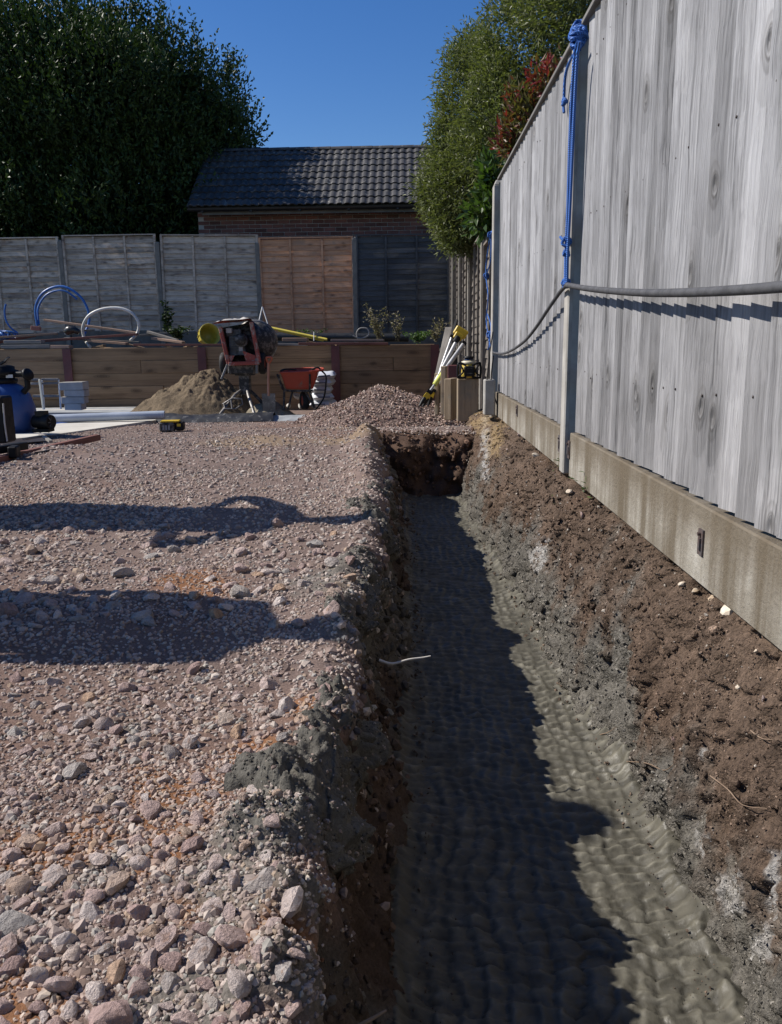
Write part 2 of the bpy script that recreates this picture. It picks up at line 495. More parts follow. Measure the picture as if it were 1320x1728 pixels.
far_ground = obj_np('gravel_ground', Vb, grid_faces(40 + len(yb), 330), M_ground, col=np.clip(np.concatenate([Ce, Cb]).reshape(-1, 3), .01, 1), smooth=True)
tag(far_ground, 'gravel ground sloping down beyond the far end of the trench', kind='structure')

# right bank of the trench, up to the foot of the fence
yk = np.concatenate([np.linspace(-.6, .42, 14), .45 * np.exp(np.linspace(0, 1, 620) * math.log(7.3 / .45))])
nk = 130; tk = np.linspace(0, 1, nk)
Xr = cright(yk)
prof = tk ** 1.25
Xk = .76 + (Xr + .025 - .76)[:, None] * (1 - (1 - tk[None, :]) ** 1.7)
Zk = .165 + (-.53 - .165) * prof[None, :] + 0 * yk[:, None]
Yk = np.repeat(yk[:, None], nk, 1)
# towards the far end the top of the bank spreads left in front of the fence foot
sp = sstep(5.0, 6.3, yk)[:, None]
Xk -= sp * .09 * (1 - tk[None, :]) * np.minimum(1, tk[None, :] * 6)
P3 = np.stack([Xk.ravel(), Yk.ravel(), Zk.ravel()], -1)
PV = P3 * np.array([1, 1, .55])
dn = fbm(P3, 3.5, 4, 91) * .045 + fbm(PV * np.array([1, 1, .7]), 13, 5, 92) * .058 - np.abs(fbm(PV * np.array([1, 1, .5]), 20, 3, 89)) * .030 + fbm(P3, 48, 3, 93, .6) * .020 + fbm(P3, 120, 2, 90) * .005
dn = dn.reshape(Xk.shape)
pits = sstep(.16, .34, fbm(P3, 6.5, 3, 94)).reshape(Xk.shape) * np.exp(-((tk - .10) / .08) ** 2)[None, :]
fade = np.minimum(1, tk * 12)[None, :]
Xk = Xk + dn * fade + pits * .13 - .012
Zk = Zk + dn * .5 * fade * (1 - prof[None, :]) - pits * .02
n1 = fbm(P3, 4, 5, 95).reshape(Xk.shape); n2 = fbm(P3, 40, 4, 96).reshape(Xk.shape)
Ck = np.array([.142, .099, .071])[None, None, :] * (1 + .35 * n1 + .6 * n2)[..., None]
Ck = Ck + (np.array([.15, .094, .062]) - Ck) * (sstep(.1, .5, fbm(P3, 2.2, 3, 97)).reshape(Xk.shape) * .6)[..., None]
gm = sstep(-.10, .14, -Zk - .20 + .50 * fbm(PV * np.array([1, 1, .6]), 7, 5, 98, .6).reshape(Xk.shape) + .10 * n2)
Ck = Ck + (np.array([.165, .156, .135])[None, None, :] * (1 + .7 * n2[..., None]) - Ck) * gm[..., None] * .9
def white_blots(pts):
    out = np.zeros(Xk.shape)
    px, py, _ = topx(np.stack([Xk.ravel(), Yk.ravel(), Zk.ravel()], -1))
    for a, b, r1, r2 in pts:
        d = np.hypot((px - a) / r1, (py - b) / r2).reshape(Xk.shape)
        out = np.maximum(out, 1 - sstep(.5, 1.0, d + n2 * 1.5 + .7 * n1 + .12))
    return out
wb = white_blots([(912, 930, 16, 34), (1305, 1520, 22, 80), (1240, 1520, 22, 45), (1290, 1600, 30, 40), (1190, 1270, 9, 22), (820, 735, 9, 50), (820, 800, 8, 16), (1225, 1490, 26, 30), (1180, 1420, 18, 26)])
Ck = Ck + (np.array([.44, .42, .39]) - Ck) * (wb * .95)[..., None]
wy = white_blots([(815, 712, 40, 22), (835, 745, 18, 30)])
Ck = Ck + (np.array([.38, .27, .14]) - Ck) * (wy * .7)[..., None]
Vk = np.stack([Xk, Yk, Zk], -1).reshape(-1, 3); Ck = np.clip(Ck.reshape(-1, 3), .01, 1)
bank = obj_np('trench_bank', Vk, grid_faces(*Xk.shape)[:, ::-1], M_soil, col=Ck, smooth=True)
tag(bank, 'brown earth side of the trench under the pale fence', kind='structure')

# freshly poured wet concrete at the bottom of the trench, ridged by tamping
yc = np.concatenate([np.linspace(-.6, .44, 30), .45 * np.exp(np.linspace(0, 1, 1500) * math.log(6.5 / .45))])
xc = np.linspace(-.07, .69, 145)
Xc, Yc = np.meshgrid(xc, yc)
P3 = np.stack([Xc.ravel(), Yc.ravel(), Xc.ravel() * 0], -1)
w1 = fbm(P3, 3.0, 3, 101); w2 = fbm(P3, 6.0, 3, 102); w3 = fbm(P3, 30, 3, 103)
x_, y_ = P3[:, 0], P3[:, 1]
ux = x_ / .046 + w1 * 1.0 + w2 * .7 + w3 * .30; uy = y_ / .058 + w2 * .7 + w1 * .5 + w3 * .34 + .22 * x_ / .046
cx_, cy_ = np.floor(ux), np.floor(uy); fx, fy = ux - cx_ - .5, uy - cy_ - .5
ra = _h(cx_, cy_, cx_ * 0, 5); rb = _h(cx_, cy_, cx_ * 0, 6)
hump = np.exp(-((fx - .25 * (rb - .5)) ** 2 / .10 + (fy + .12) ** 2 / .10)) * (.35 + .65 * ra)
crease = np.exp(-((np.abs(fx) - .5) / .07) ** 2) * sstep(-.30, .35, w3 + .9 * (rb - .5))
cy2 = np.exp(-((np.abs(fy) - .5) / .07) ** 2) * sstep(-.25, .3, fbm(P3, 18, 2, 107))
calm = sstep(-.42, .18, fbm(P3 * np.array([1.6, 1, 1]), 3.4, 4, 104) + .5 * sstep(.05, .25, x_))
def crest(u, w): return np.exp(-((u - np.floor(u) - .5) / w) ** 2)
uyy = np.log(.030 + .006 * np.maximum(y_, 0)) / .006 + w1 * 1.3 + w3 * .42 + w2 * .7 + .10 * x_ / .046
brk = sstep(-.35, .25, fbm(P3 * np.array([1, 2.2, 1]), 7, 3, 113))
near = 1.25 * (.0085 * hump - .0065 * crease - .0060 * cy2 + .0030 * fbm(P3, 26, 4, 106) + .0045 * crest(ux + .22, .10) * brk + .0040 * crest(uyy, .13) * (1 - .5 * brk)) * (.25 + .75 * calm)
rip = crest(uyy, .20) * .0125 * (.45 + .55 * brk) * (.75 + .25 * np.sin(2 * PI * ux)) + crest(ux, .15) * .0030 + .003 * fbm(P3, 26, 3, 106)
rip = rip * (.45 + .55 * sstep(-.4, .2, fbm(P3, 4, 3, 108)))
far = .25 * sstep(.8, 1.2, y_ + .6 * w2) + .75 * sstep(1.2, 2.2, y_ + .5 * w1)
h = near * (1 - far) + rip * far + w2 * .004 + fbm(P3, 45, 3, 105) * .0040 + fbm(P3, 110, 2, 109) * .0016
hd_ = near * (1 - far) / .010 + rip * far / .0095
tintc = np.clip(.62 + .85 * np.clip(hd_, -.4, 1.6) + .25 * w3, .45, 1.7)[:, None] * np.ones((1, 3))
# slumps up against both sides
h += .03 * np.exp(-np.maximum(0, x_ + .03) / .03) + (.030 + .05 * w2) * np.exp(-np.maximum(0, cright(y_) + .012 * w3 + .02 * w2 - x_) / .022)
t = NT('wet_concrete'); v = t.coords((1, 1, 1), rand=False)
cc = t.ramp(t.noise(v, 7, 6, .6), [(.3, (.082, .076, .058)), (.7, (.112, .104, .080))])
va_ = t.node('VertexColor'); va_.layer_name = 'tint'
cc = t.mix(1.0, cc, va_.outputs['Color'], 'MULTIPLY')       # ridge crests painted paler, grooves darker, in place of wet sky reflections
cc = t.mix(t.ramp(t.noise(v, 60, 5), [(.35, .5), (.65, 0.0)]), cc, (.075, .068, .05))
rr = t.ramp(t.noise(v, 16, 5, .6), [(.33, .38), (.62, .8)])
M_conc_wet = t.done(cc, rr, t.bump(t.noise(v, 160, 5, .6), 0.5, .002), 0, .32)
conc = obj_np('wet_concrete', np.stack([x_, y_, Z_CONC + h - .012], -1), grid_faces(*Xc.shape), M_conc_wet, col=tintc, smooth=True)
tag(conc, 'wet grey concrete with tamped ridges filling the trench floor', kind='structure')

# the wide land everything stands in
M_land = simple('rough_land', (.10, .11, .05), (.07, .06, .035), 3, .95, .4, 30)
mb = MB(); mb.box((0, 0, -.75), (600, 600, .2)); tag(mb.build('land', M_land), 'surrounding land', kind='structure')
M_bed = simple('terrace_soil', (.075, .058, .042), (.035, .028, .02), 5, .95, .6, 40)
def sheet(name, x0, x1, y0, y1, z, amp, mat, label, n=60):
    X, Y = np.meshgrid(np.linspace(x0, x1, n), np.linspace(y0, y1, n))
    P = np.stack([X.ravel(), Y.ravel(), X.ravel() * 0], -1)
    P[:, 2] = z + fbm(P, 1.5, 3, 111) * amp
    return tag(obj_np(name, P, grid_faces(n, n), mat, smooth=True), label, kind='structure')
sheet('terrace', -14, .9, 12.32, 16.4, .60, .03, M_bed, 'raised earth terrace behind the timber retaining wall')
mb = MB(); mb.box((-6.6, 12.36, .12), (15.0, .04, .93)); tag(mb.build('terrace', M_bed), 'earth held back by the retaining wall', kind='structure')
sheet('garden', -40, 40, 16.4, 60, .62, .1, M_land, 'garden land behind the back fence')
sheet('garden', .83, 30, -2, 16.4, .16, .05, M_land, 'neighbouring garden behind the pale fence')

# ------------------------------------------------------------------ stones
def rock(sub, seed, cuts=9, flat=.62):
    r = np.random.default_rng(seed)
    bm = bmesh.new(); bmesh.ops.create_icosphere(bm, subdivisions=sub, radius=1.0)
    V = np.array([v.co[:] for v in bm.verts]); F = np.array([[v.index for v in f.verts] for f in bm.faces]); bm.free()
    for _ in range(cuts):
        d = r.normal(size=3); d /= np.linalg.norm(d); o = r.uniform(.42, .84)
        e = V @ d - o; m = e > 0
        V[m] -= e[m][:, None] * d * .95
    V *= 1 + .06 * fbm(V, 2.5, 2, seed)[:, None]
    V *= np.array([1.0, r.uniform(.62, .95), r.uniform(.45, .8)]) * .62
    return V, F
def rotmats(n, r, tilt=.5):
    a = r.uniform(0, 2 * PI, n); b = r.normal(0, tilt, n); c = r.normal(0, tilt, n)
    ca, sa, cb, sb, c_, s_ = np.cos(a), np.sin(a), np.cos(b), np.sin(b), np.cos(c), np.sin(c)
    o, z = np.ones(n), np.zeros(n)
    Rz = np.stack([ca, -sa, z, sa, ca, z, z, z, o], -1).reshape(n, 3, 3)
    Rx = np.stack([o, z, z, z, cb, -sb, z, sb, cb], -1).reshape(n, 3, 3)
    Ry = np.stack([c_, z, s_, z, o, z, -s_, z, c_], -1).reshape(n, 3, 3)
    return Rz @ Rx @ Ry
def scatter(name, variants, P, S, C, mat, parent=None, smooth=False, tilt=.5, seed=3):
    r = np.random.default_rng(seed); n = len(P)
    Rm = rotmats(n, r, tilt); idx = r.integers(0, len(variants), n)
    Vs, Fs, Cs = [], [], []; base = 0
    for k, (v, f) in enumerate(variants):
        w = np.where(idx == k)[0]
        if len(w) == 0: continue
        W = np.einsum('nij,vj->nvi', Rm[w] * S[w][:, None, None], v) + P[w][:, None, :]
        nv = len(v)
        Vs.append(W.reshape(-1, 3)); Cs.append(np.repeat(C[w], nv, 0))
        Fs.append((f[None] + (np.arange(len(w)) * nv)[:, None, None]).reshape(-1, 3) + base)
        base += nv * len(w)
    return obj_np(name, np.concatenate(Vs), np.concatenate(Fs), mat, parent, np.concatenate(Cs), smooth)
V_TINY = [(lambda v, f: (v, f))(*rock(1, 200 + i, 5)) for i in range(8)]
def tiny(seed):
    r = np.random.default_rng(seed)
    v = np.array([[1, 0, 0], [-1, 0, 0], [0, 1, 0], [0, -1, 0], [0, 0, 1], [0, 0, -1.]]) * r.uniform(.5, 1.0, (6, 1)) + r.normal(0, .15, (6, 3))
    v *= np.array([.62, .5, .4])
    return v, np.array([[0, 2, 4], [2, 1, 4], [1, 3, 4], [3, 0, 4], [2, 0, 5], [1, 2, 5], [3, 1, 5], [0, 3, 5]])
V_OCT = [tiny(300 + i) for i in range(12)]
def icos(seed):
    r = np.random.default_rng(seed)
    bm = bmesh.new(); bmesh.ops.create_icosphere(bm, subdivisions=1, radius=1.0)
    V = np.array([v.co[:] for v in bm.verts]); F = np.array([[v.index for v in f.verts] for f in bm.faces]); bm.free()
    return V, F
def ico0(seed):
    r = np.random.default_rng(seed)
    p = (1 + 5 ** .5) / 2
    V = np.array([[-1, p, 0], [1, p, 0], [-1, -p, 0], [1, -p, 0], [0, -1, p], [0, 1, p], [0, -1, -p], [0, 1, -p], [p, 0, -1], [p, 0, 1], [-p, 0, -1], [-p, 0, 1]]) / 1.9
    F = np.array([[0, 11, 5], [0, 5, 1], [0, 1, 7], [0, 7, 10], [0, 10, 11], [1, 5, 9], [5, 11, 4], [11, 10, 2], [10, 7, 6], [7, 1, 8], [3, 9, 4], [3, 4, 2], [3, 2, 6], [3, 6, 8], [3, 8, 9], [4, 9, 5], [2, 4, 11], [6, 2, 10], [8, 6, 7], [9, 8, 1]])
    for _ in range(4):
        d = r.normal(size=3); d /= np.linalg.norm(d); e = V @ d - r.uniform(.45, .8); m = e > 0; V[m] -= e[m][:, None] * d
    return (V + r.normal(0, .05, V.shape)) * np.array([.62, r.uniform(.42, .58), r.uniform(.3, .48)]), F
V_ICO = [ico0(400 + i) for i in range(16)]
V_MID = [rock(1, 500 + i, 7) for i in range(10)]
PAL = np.array([[.44, .36, .325], [.37, .29, .26], [.50, .43, .39], [.29, .22, .195], [.37, .355, .33], [.42, .32, .24], [.56, .50, .455], [.22, .165, .14]]) * np.array([1.17, 1.16, 1.10])
def stone_cols(n, r, x=None, y=None):
    c = PAL[r.choice(len(PAL), n, p=[.22, .2, .15, .13, .1, .06, .08, .06])] * r.uniform(.8, 1.12, (n, 1))
    if x is not None:
        g = ground_col(x, y)
        c = c * .66 + g * .34
    return c
def visible_ground(n, y0, y1, r, xpad=.15, rimgap=.0):
    y = np.sqrt(r.uniform(y0 ** 2, y1 ** 2, n))
    xl = -(.55 * y + xpad); xr = np.where(y < 6.3, rim(np.minimum(y, 6.3)) - rimgap, .78)
    x = xl + (xr - xl) * r.uniform(0, 1, n)
    return x, y
r = np.random.default_rng(77)
# singled-out stones: the largest that show
big = []
def coarse(x, y):
    P = np.stack([np.atleast_1d(x), np.atleast_1d(y), np.atleast_1d(x) * 0], -1)
    return fbm(P, 1.7, 3, 120)
tries = 0
cand = []
while len(big) < 300 and tries < 40000:
    tries += 1
    u = r.uniform()
    if u < .42: px, py, s = r.uniform(-10, 500), r.uniform(1480, 1745), r.uniform(.022, .050)
    elif u < .58: px, py, s = r.uniform(-10, 360), r.uniform(1560, 1745), r.uniform(.034, .056)
    elif u < .70: px, py, s = r.uniform(-10, 480), r.uniform(1340, 1500), r.uniform(.020, .046)
    elif u < .82: px, py, s = r.uniform(-10, 560), r.uniform(1110, 1360), r.uniform(.020, .044)
    else: px, py, s = r.uniform(-10, 600), r.uniform(880, 1060), r.uniform(.040, .072)
    s = s * r.uniform(.72, 1.06)
    w = onz(px, py, 0)
    if w.x > float(rim(np.array([w.y]))[0]) - .02: continue
    if any((w.x - b[0]) ** 2 + (w.y - b[1]) ** 2 < (.43 * (s + b[2])) ** 2 for b in big): continue
    big.append((w.x, w.y, s))
for px, py, s in ((455, 1155, .055), (95, 1405, .036), (140, 1222, .04), (30, 1240, .045), (45, 1272, .038)):
    w = onz(px, py, 0)
    big = [b for b in big if (w.x - b[0]) ** 2 + (w.y - b[1]) ** 2 > (.5 * (s + b[2])) ** 2][:299]
    big.append((w.x, w.y, s))
big = big[:300]
stone_protos = []
t = NT('single_stone'); v = t.coords((1, 1, 1)); oi = t.node('ObjectInfo')
sc_ = t.ramp(oi.outputs['Random'], [(0, (.40, .29, .265)), (.22, (.46, .37, .34)), (.45, (.34, .245, .225)), (.62, (.47, .40, .37)), (.75, (.36, .34, .32)), (.84, (.43, .30, .21)), (.95, (.54, .48, .45))])
for e in sc_.node.color_ramp.elements: pass
sc_ = t.mix(1.0, sc_, t.ramp(t.noise(v, 1.6, 7, .65), [(.28, (.55, .50, .47)), (.5, (1.02, .99, .96)), (.72, (1.35, 1.31, 1.26))]), 'MULTIPLY')
sc_ = t.mix(t.ramp(t.noise(v, 2.4, 5, .6), [(.60, 0.0), (.68, .55)]), sc_, (.24, .13, .075))
M_single = t.done(sc_, .85, t.bump(t.noise(v, 4.5, 7, .65), .6, .12), 0, .25)
for i in range(16):
    v_, f_ = rock(2, 600 + i, 11)
    stone_protos.append(mesh_np('stone', v_, f_, smooth=True)); stone_protos[-1].materials.append(M_single)
    try: stone_protos[-1].set_sharp_from_angle(angle=math.radians(28))
    except Exception: pass
bz = gtop(np.array([b[0] for b in big]), np.array([b[1] for b in big]))
for i, (x, y, s) in enumerate(big):
    o = bpy.data.objects.new('stone', stone_protos[int(r.integers(0, 16))])
    o.location = (x, y, bz[i] + s * .06); o.scale = (s, s, s)
    o.rotation_euler = (r.normal(0, .35), r.normal(0, .35), r.uniform(0, 2 * PI))
    link(o, ground)
bigxy = np.array([(b[0], b[1], b[2]) for b in big])
# the rest of the gravel, finer and finer
def bed(n, y0, y1, smin, smax, variants, seed, thresh=None, power=1.6, clear=True, embed=.05):
    r = np.random.default_rng(seed)
    x, y = visible_ground(n, y0, y1, r)
    if thresh is not None:
        k = coarse(x, y) > thresh + r.normal(0, .12, n); x, y = x[k], y[k]
    else:
        k = r.uniform(0, 1, n) < .45 + .55 * sstep(-.25, .12, fbm(np.stack([x, y, x * 0], -1), 2.4, 4, 121, .6)); x, y = x[k], y[k]
    s = smin + (smax - smin) * r.uniform(0, 1, len(x)) ** power
    z = gtop(x, y)
    return np.stack([x, y, z + s * embed * .5], -1), s, stone_cols(len(x), r, x, y)
groups = [(V_MID, bed(1500, .55, 1.5, .010, .022, None, 1, -.35)), (V_MID, bed(2100, 1.5, 3.6, .014, .032, None, 2, -.1)), (V_MID, bed(1500, 3.6, 7, .016, .042, None, 3, -.1))]
P = np.concatenate([g[1][0] for g in groups]); S = np.concatenate([g[1][1] for g in groups]); C = np.concatenate([g[1][2] for g in groups])
o = scatter('pebbles', V_MID, P, S, C, M_stone, ground, smooth=False, seed=5); tag(o, kind='stuff')
groups = [bed(12500, .55, 1.3, .0035, .011, None, 11), bed(13000, 1.3, 2.6, .006, .015, None, 12), bed(12000, 2.6, 4.6, .009, .022, None, 13)]
P = np.concatenate([g[0] for g in groups]); S = np.concatenate([g[1] for g in groups]); C = np.concatenate([g[2] for g in groups])
o = scatter('grit', V_ICO, P, S, C, M_stone, ground, seed=6); tag(o, kind='stuff')
g = bed(26000, 4.6, 11.0, .012, .034, None, 14)
o = scatter('grit', V_OCT, g[0], g[1], g[2], M_stone, far_ground, seed=7); tag(o, kind='stuff')
r_o = np.random.default_rng(15)                       # the same gravel carries on beyond the left edge of the view and under the camera
yo = np.concatenate([np.sqrt(r_o.uniform(0, 7.0 ** 2, 12000)), r_o.uniform(.3, 3.2, 14000)]); xo = -(.55 * yo + .1) - r_o.uniform(0, 1.15, 26000)
yo = np.concatenate([yo, r_o.uniform(-.5, .56, 9000)]); xo = np.concatenate([xo, rim(yo[26000:]) - r_o.uniform(0, 1.3, 9000)])
so = (.006 + .02 * r_o.uniform(0, 1, 35000) ** 2) * np.clip(.6 + .25 * yo, .7, 1.6)
o = scatter('grit', V_OCT, np.stack([xo, yo, gtop(xo, yo)], -1), so, stone_cols(35000, r_o, xo, yo), M_stone, ground, seed=16); tag(o, kind='stuff')

# crumbs and small stones on the earth bank, each the colour of the earth it came out of
r = np.random.default_rng(91)
px_, py_, dep = topx(Vk)
ok = np.where((px_ > 760) & (px_ < 1340) & (py_ < 1760) & (py_ > 640) & (dep > 0) & (Vk[:, 2] > -.46))[0]
pick = ok[r.integers(0, len(ok), 25000)]
S = (.0013 + .0036 * r.uniform(0, 1, len(pick)) ** 2.5) * np.clip(Vk[pick, 1], .7, 3.2) * 1.35
P = Vk[pick] + r.normal(0, .004, (len(pick), 3))
C = Ck[pick] * r.uniform(.7, 1.5, (len(pick), 1))
pale = r.uniform(0, 1, len(pick)) < .05
C[pale] = np.array([.42, .37, .31]) * r.uniform(.7, 1.1, (pale.sum(), 1))
o = scatter('earth_crumbs', V_OCT, P, S, np.clip(C, .01, 1), M_stone, bank, tilt=1.5, seed=8); tag(o, kind='stuff')
kc = ok[r.integers(0, len(ok), 700)]
Sc_ = (.006 + .020 * r.uniform(0, 1, 700) ** 2.2) * np.clip(Vk[kc, 1] * .6, .7, 2)
o = scatter('earth_clods', V_MID, Vk[kc], Sc_, np.clip(Ck[kc] * r.uniform(.75, 1.3, (700, 1)), .01, 1), M_soil, bank, smooth=True, tilt=1.5, seed=18); tag(o, kind='stuff')
ycr = .5 * np.exp(r.uniform(0, 1, 1500) * math.log(12.4)); sdr = r.uniform(0, 1, 1500)
xcr = np.where(sdr < .5, .0 + np.abs(r.normal(0, .035, 1500)), cright(np.minimum(ycr, 6.3)) - np.abs(r.normal(0, .035, 1500)))
o = scatter('fallen_crumbs', V_OCT, np.stack([xcr, np.minimum(ycr, 6.2), xcr * 0 + Z_CONC + .004], -1), (.002 + .010 * r.uniform(0, 1, 1500) ** 3) * np.clip(ycr * .6, .8, 2), np.array([.11, .08, .058]) * r.uniform(.6, 1.8, (1500, 1)), M_stone, conc, tilt=1.5, seed=19); tag(o, kind='stuff')
def bank_point(px, py):
    d = np.hypot(px_ - px, py_ - py); d[dep < 0] = 1e9
    return Vector(Vk[int(np.argmin(d))])
M_flint = simple('pale_flint', (.62, .55, .45), (.40, .30, .2), 1.5, .7, .4, 5)
for px, py, s in ((1215, 1010, .045), (1235, 1030, .05), (1195, 1045, .022), (1210, 1065, .02), (1310, 1068, .035), (905, 770, .04), (965, 832, .035), (1018, 857, .03), (1048, 868, .03), (1160, 990, .022),
                  (1282, 1105, .014), (1250, 1160, .014), (1290, 1180, .014), (1090, 1290, .012), (1140, 1250, .012), (985, 870, .025), (880, 735, .04), (860, 760, .03), (1175, 1005, .02)):
    o = bpy.data.objects.new('stone', stone_protos[int(r.integers(0, 16))]); link(o, bank)
    o.location = bank_point(px, py) + Vector((-.006, 0, .004)); o.scale = (s, s, s); o.rotation_euler = (r.normal(0, .8), r.normal(0, .8), r.uniform(0, 6))
    if s > .012:
        o.material_slots[0].link = 'OBJECT'; o.material_slots[0].material = M_flint if r.uniform() < .6 else M_single
# crumbs on the end face
ie = rw0 = np.random.default_rng(26).integers(0, 40 * 330, 9000)
Pe = np.stack([Xe.ravel(), Ye.ravel(), Ze.ravel()], -1)[ie]; ke = (Pe[:, 0] > -.35) & (Pe[:, 0] < .8)
Ne = int(ke.sum()); r_e = np.random.default_rng(27)
o = scatter('end_clods', V_ICO, Pe[ke] + r_e.normal(0, .01, (Ne, 3)), .008 + .035 * r_e.uniform(0, 1, Ne) ** 3, np.clip(Ce.reshape(-1, 3)[ie][ke] * r_e.uniform(.6, 1.9, (Ne, 1)), .01, 1), M_stone, far_ground, tilt=1.4, seed=28); tag(o, kind='stuff')
# stones and clods showing in the left side of the trench
rw_ = np.random.default_rng(23)
ii = rw_.integers(0, nw, 9000); jj = rw_.choice(np.where((ys > .55) & (ys < 6.3))[0], 9000)
top_w = rw_.uniform(0, 1, 9000) < (1 - ii / nw) ** .7 + .15
ii, jj = ii[top_w], jj[top_w]
Pw = np.stack([Xw[jj, ii], Yw[jj, ii], Zw[jj, ii]], -1) + rw_.normal(0, .004, (len(ii), 3))
Sw = (.003 + .016 * rw_.uniform(0, 1, len(ii)) ** 3) * np.clip(ys[jj], .7, 3)
Cw2 = Cw[jj, ii] * rw_.uniform(.6, 1.5, (len(ii), 1)); m_ = rw_.uniform(0, 1, len(ii)) < .25 * (1 - ii / nw); Cw2[m_] = stone_cols(m_.sum(), rw_) * .8
o = scatter('wall_clods', V_ICO, Pw, Sw, np.clip(Cw2, .01, 1), M_stone, ground, tilt=1.4, seed=24); tag(o, kind='stuff')
# thick skin of spilt concrete draped over the left lip of the trench
def drape(y0, y1, reach, drop, seed, thick, thr, name_label):
    ny = int((y1 - y0) / (.0030 * (y0 + y1) / 2)); nv = 110
    yy = np.linspace(y0, y1, ny); vv = np.linspace(-reach, drop, nv)
    Yd, Vd = np.meshgrid(yy, vv, indexing='ij'); y = Yd.ravel(); v = Vd.ravel()
    rm = rim(y); top = gtop(rm - .004, y)
    xg = rm + np.minimum(v, 0); x = xg + .30 * np.maximum(v, 0)
    z = np.where(v < 0, gtop(xg, y), top - np.maximum(v, 0))
    P = np.stack([x, y, z], -1)
    lump = np.abs(fbm(P, 15, 4, seed)) * 1.0 + .36 * np.abs(fbm(P, 36, 3, seed + 1)) + .16 * fbm(P, 75, 3, seed + 2)
    along = np.minimum(1, np.minimum(y - y0, y1 - y) / (.14 * (y1 - y0)))
    msk = sstep(thr - .12, thr + .16, fbm(P, 5.5, 4, seed + 3, .6) + .75 * along - .75 - .55 * np.maximum(0, -v - reach * .45) / reach - .9 * np.maximum(0, v - drop * .55) / drop)
    t_ = msk * (.008 + thick * lump) - (1 - msk) * .030
    up = sstep(.02, -.03, v); up = 1 - sstep(-.03, .03, v)
    P = P + np.stack([(1 - up) * t_, 0 * t_, (.25 + .75 * up) * t_], -1)
    c = np.array([.118, .109, .091]) * (1 + .35 * fbm(P, 22, 4, seed + 4) + .25 * fbm(P, 90, 2, seed + 5))[:, None]
    o = obj_np('concrete_splatter', P, grid_faces(ny, nv), M_paste, None, np.clip(c, .01, 1), True)
    rg = np.random.default_rng(seed); w_ = np.where(msk > .35)[0]; w_ = w_[rg.integers(0, len(w_), 1500)]
    cg = c[w_] * rg.uniform(.7, 1.5, (1500, 1)); pk_ = rg.uniform(0, 1, 1500) < .25; cg[pk_] = stone_cols(int(pk_.sum()), rg) * .75
    g_ = scatter('aggregate', V_ICO, P[w_], (.0018 + .0075 * rg.uniform(0, 1, 1500) ** 2.4) * (.6 + .35 * (y0 + y1) / 2), np.clip(cg, .01, 1), M_paste, o, tilt=1.5, seed=seed + 7); tag(g_, kind='stuff')
    return tag(o, name_label, kind='stuff')
M_paste = tinted('concrete_paste', .9, 140, .4, 1.0, 240, .004, .25)
drape(.98, 1.74, .155, .14, 171, .040, -.26, 'lumpy wet concrete spilt over the near left lip of the trench')
drape(1.80, 2.75, .12, .16, 181, .032, .10, 'smears of concrete along the middle of the left lip of the trench')
drape(2.8, 5.2, .16, .20, 191, .035, .14, 'patches of concrete along the far part of the left lip of the trench')
# lumps of spilt concrete on the left lip of the trench
P, S, C = [], [], []
rr_ = np.random.default_rng(19)
for px, py, rad, n in ((575, 1185, .055, 420), (555, 1255, .05, 260), (500, 1345, .075, 600), (470, 1395, .075, 600), (540, 1400, .06, 400), (430, 1375, .05, 160), (610, 1070, .08, 200), (600, 1020, .08, 160), (560, 985, .10, 110), (625, 960, .12, 150), (655, 880, .14, 160), (440, 1465, .05, 90), (575, 1300, .05, 200), (225, 1225, .012, 40), (290, 1690, .04, 60), (650, 750, .22, 160), (640, 830, .14, 90)):
    n = int(n * .45); w = onz(px, py, 0)
    a = rr_.uniform(0, 2 * PI, n); q = rad * np.sqrt(rr_.uniform(0, 1, n)); sc1 = 1.0 + .3 * w.y
    x = w.x + np.cos(a) * q; y = w.y + np.sin(a) * q * 1.25
    e = rim(np.minimum(y, 6.3)) - x
    over = np.maximum(0, -e)
    keep = over < .10
    z = gtop(x, y) + .006 * rr_.uniform(-1, 1, n) - over * 2.5
    x = np.where(over > 0, x - over * .6, x)
    s = (.0015 + .0045 * rr_.uniform(0, 1, n) ** 2.2) * sc1
    P.append(np.stack([x, y, z], -1)[keep]); S.append(s[keep]); C.append((GREYC * rr_.uniform(.75, 1.35, (n, 1)))[keep])
o = scatter('concrete_splatter', V_ICO, np.concatenate(P), np.concatenate(S), np.concatenate(C), M_stone, None, smooth=True, tilt=1.2, seed=9)
tag(o, 'lumps of spilt grey concrete along the left lip of the trench', kind='stuff')

# ------------------------------------------------------------------ the pale closeboard fence on the right
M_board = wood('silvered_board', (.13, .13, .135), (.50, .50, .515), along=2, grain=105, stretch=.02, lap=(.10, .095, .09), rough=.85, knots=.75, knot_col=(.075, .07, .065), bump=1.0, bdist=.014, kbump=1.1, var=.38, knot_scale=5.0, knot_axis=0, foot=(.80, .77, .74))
M_rail = wood('grey_rail', (.13, .12, .11), (.28, .27, .25), along=1, knots=0)
t = NT('cast_concrete'); v = t.coords((1, 1, 1))
c_ = t.ramp(t.noise(v, 5, 7, .65), [(.3, (.20, .18, .145)), (.5, (.30, .275, .23)), (.72, (.44, .415, .365))])
mp = t.node('Mapping'); mp.inputs['Scale'].default_value = (1, 1, .06); t.lk(v, mp.inputs['Vector'])
st = t.ramp(t.noise(mp.outputs['Vector'], 9, 5, .65), [(.40, 0.0), (.60, .85)])
c_ = t.mix(st, c_, (.11, .085, .055))
zz_ = t.node('SeparateXYZ'); tco_ = t.node('TexCoord'); t.lk(tco_.outputs['Object'], zz_.inputs[0])
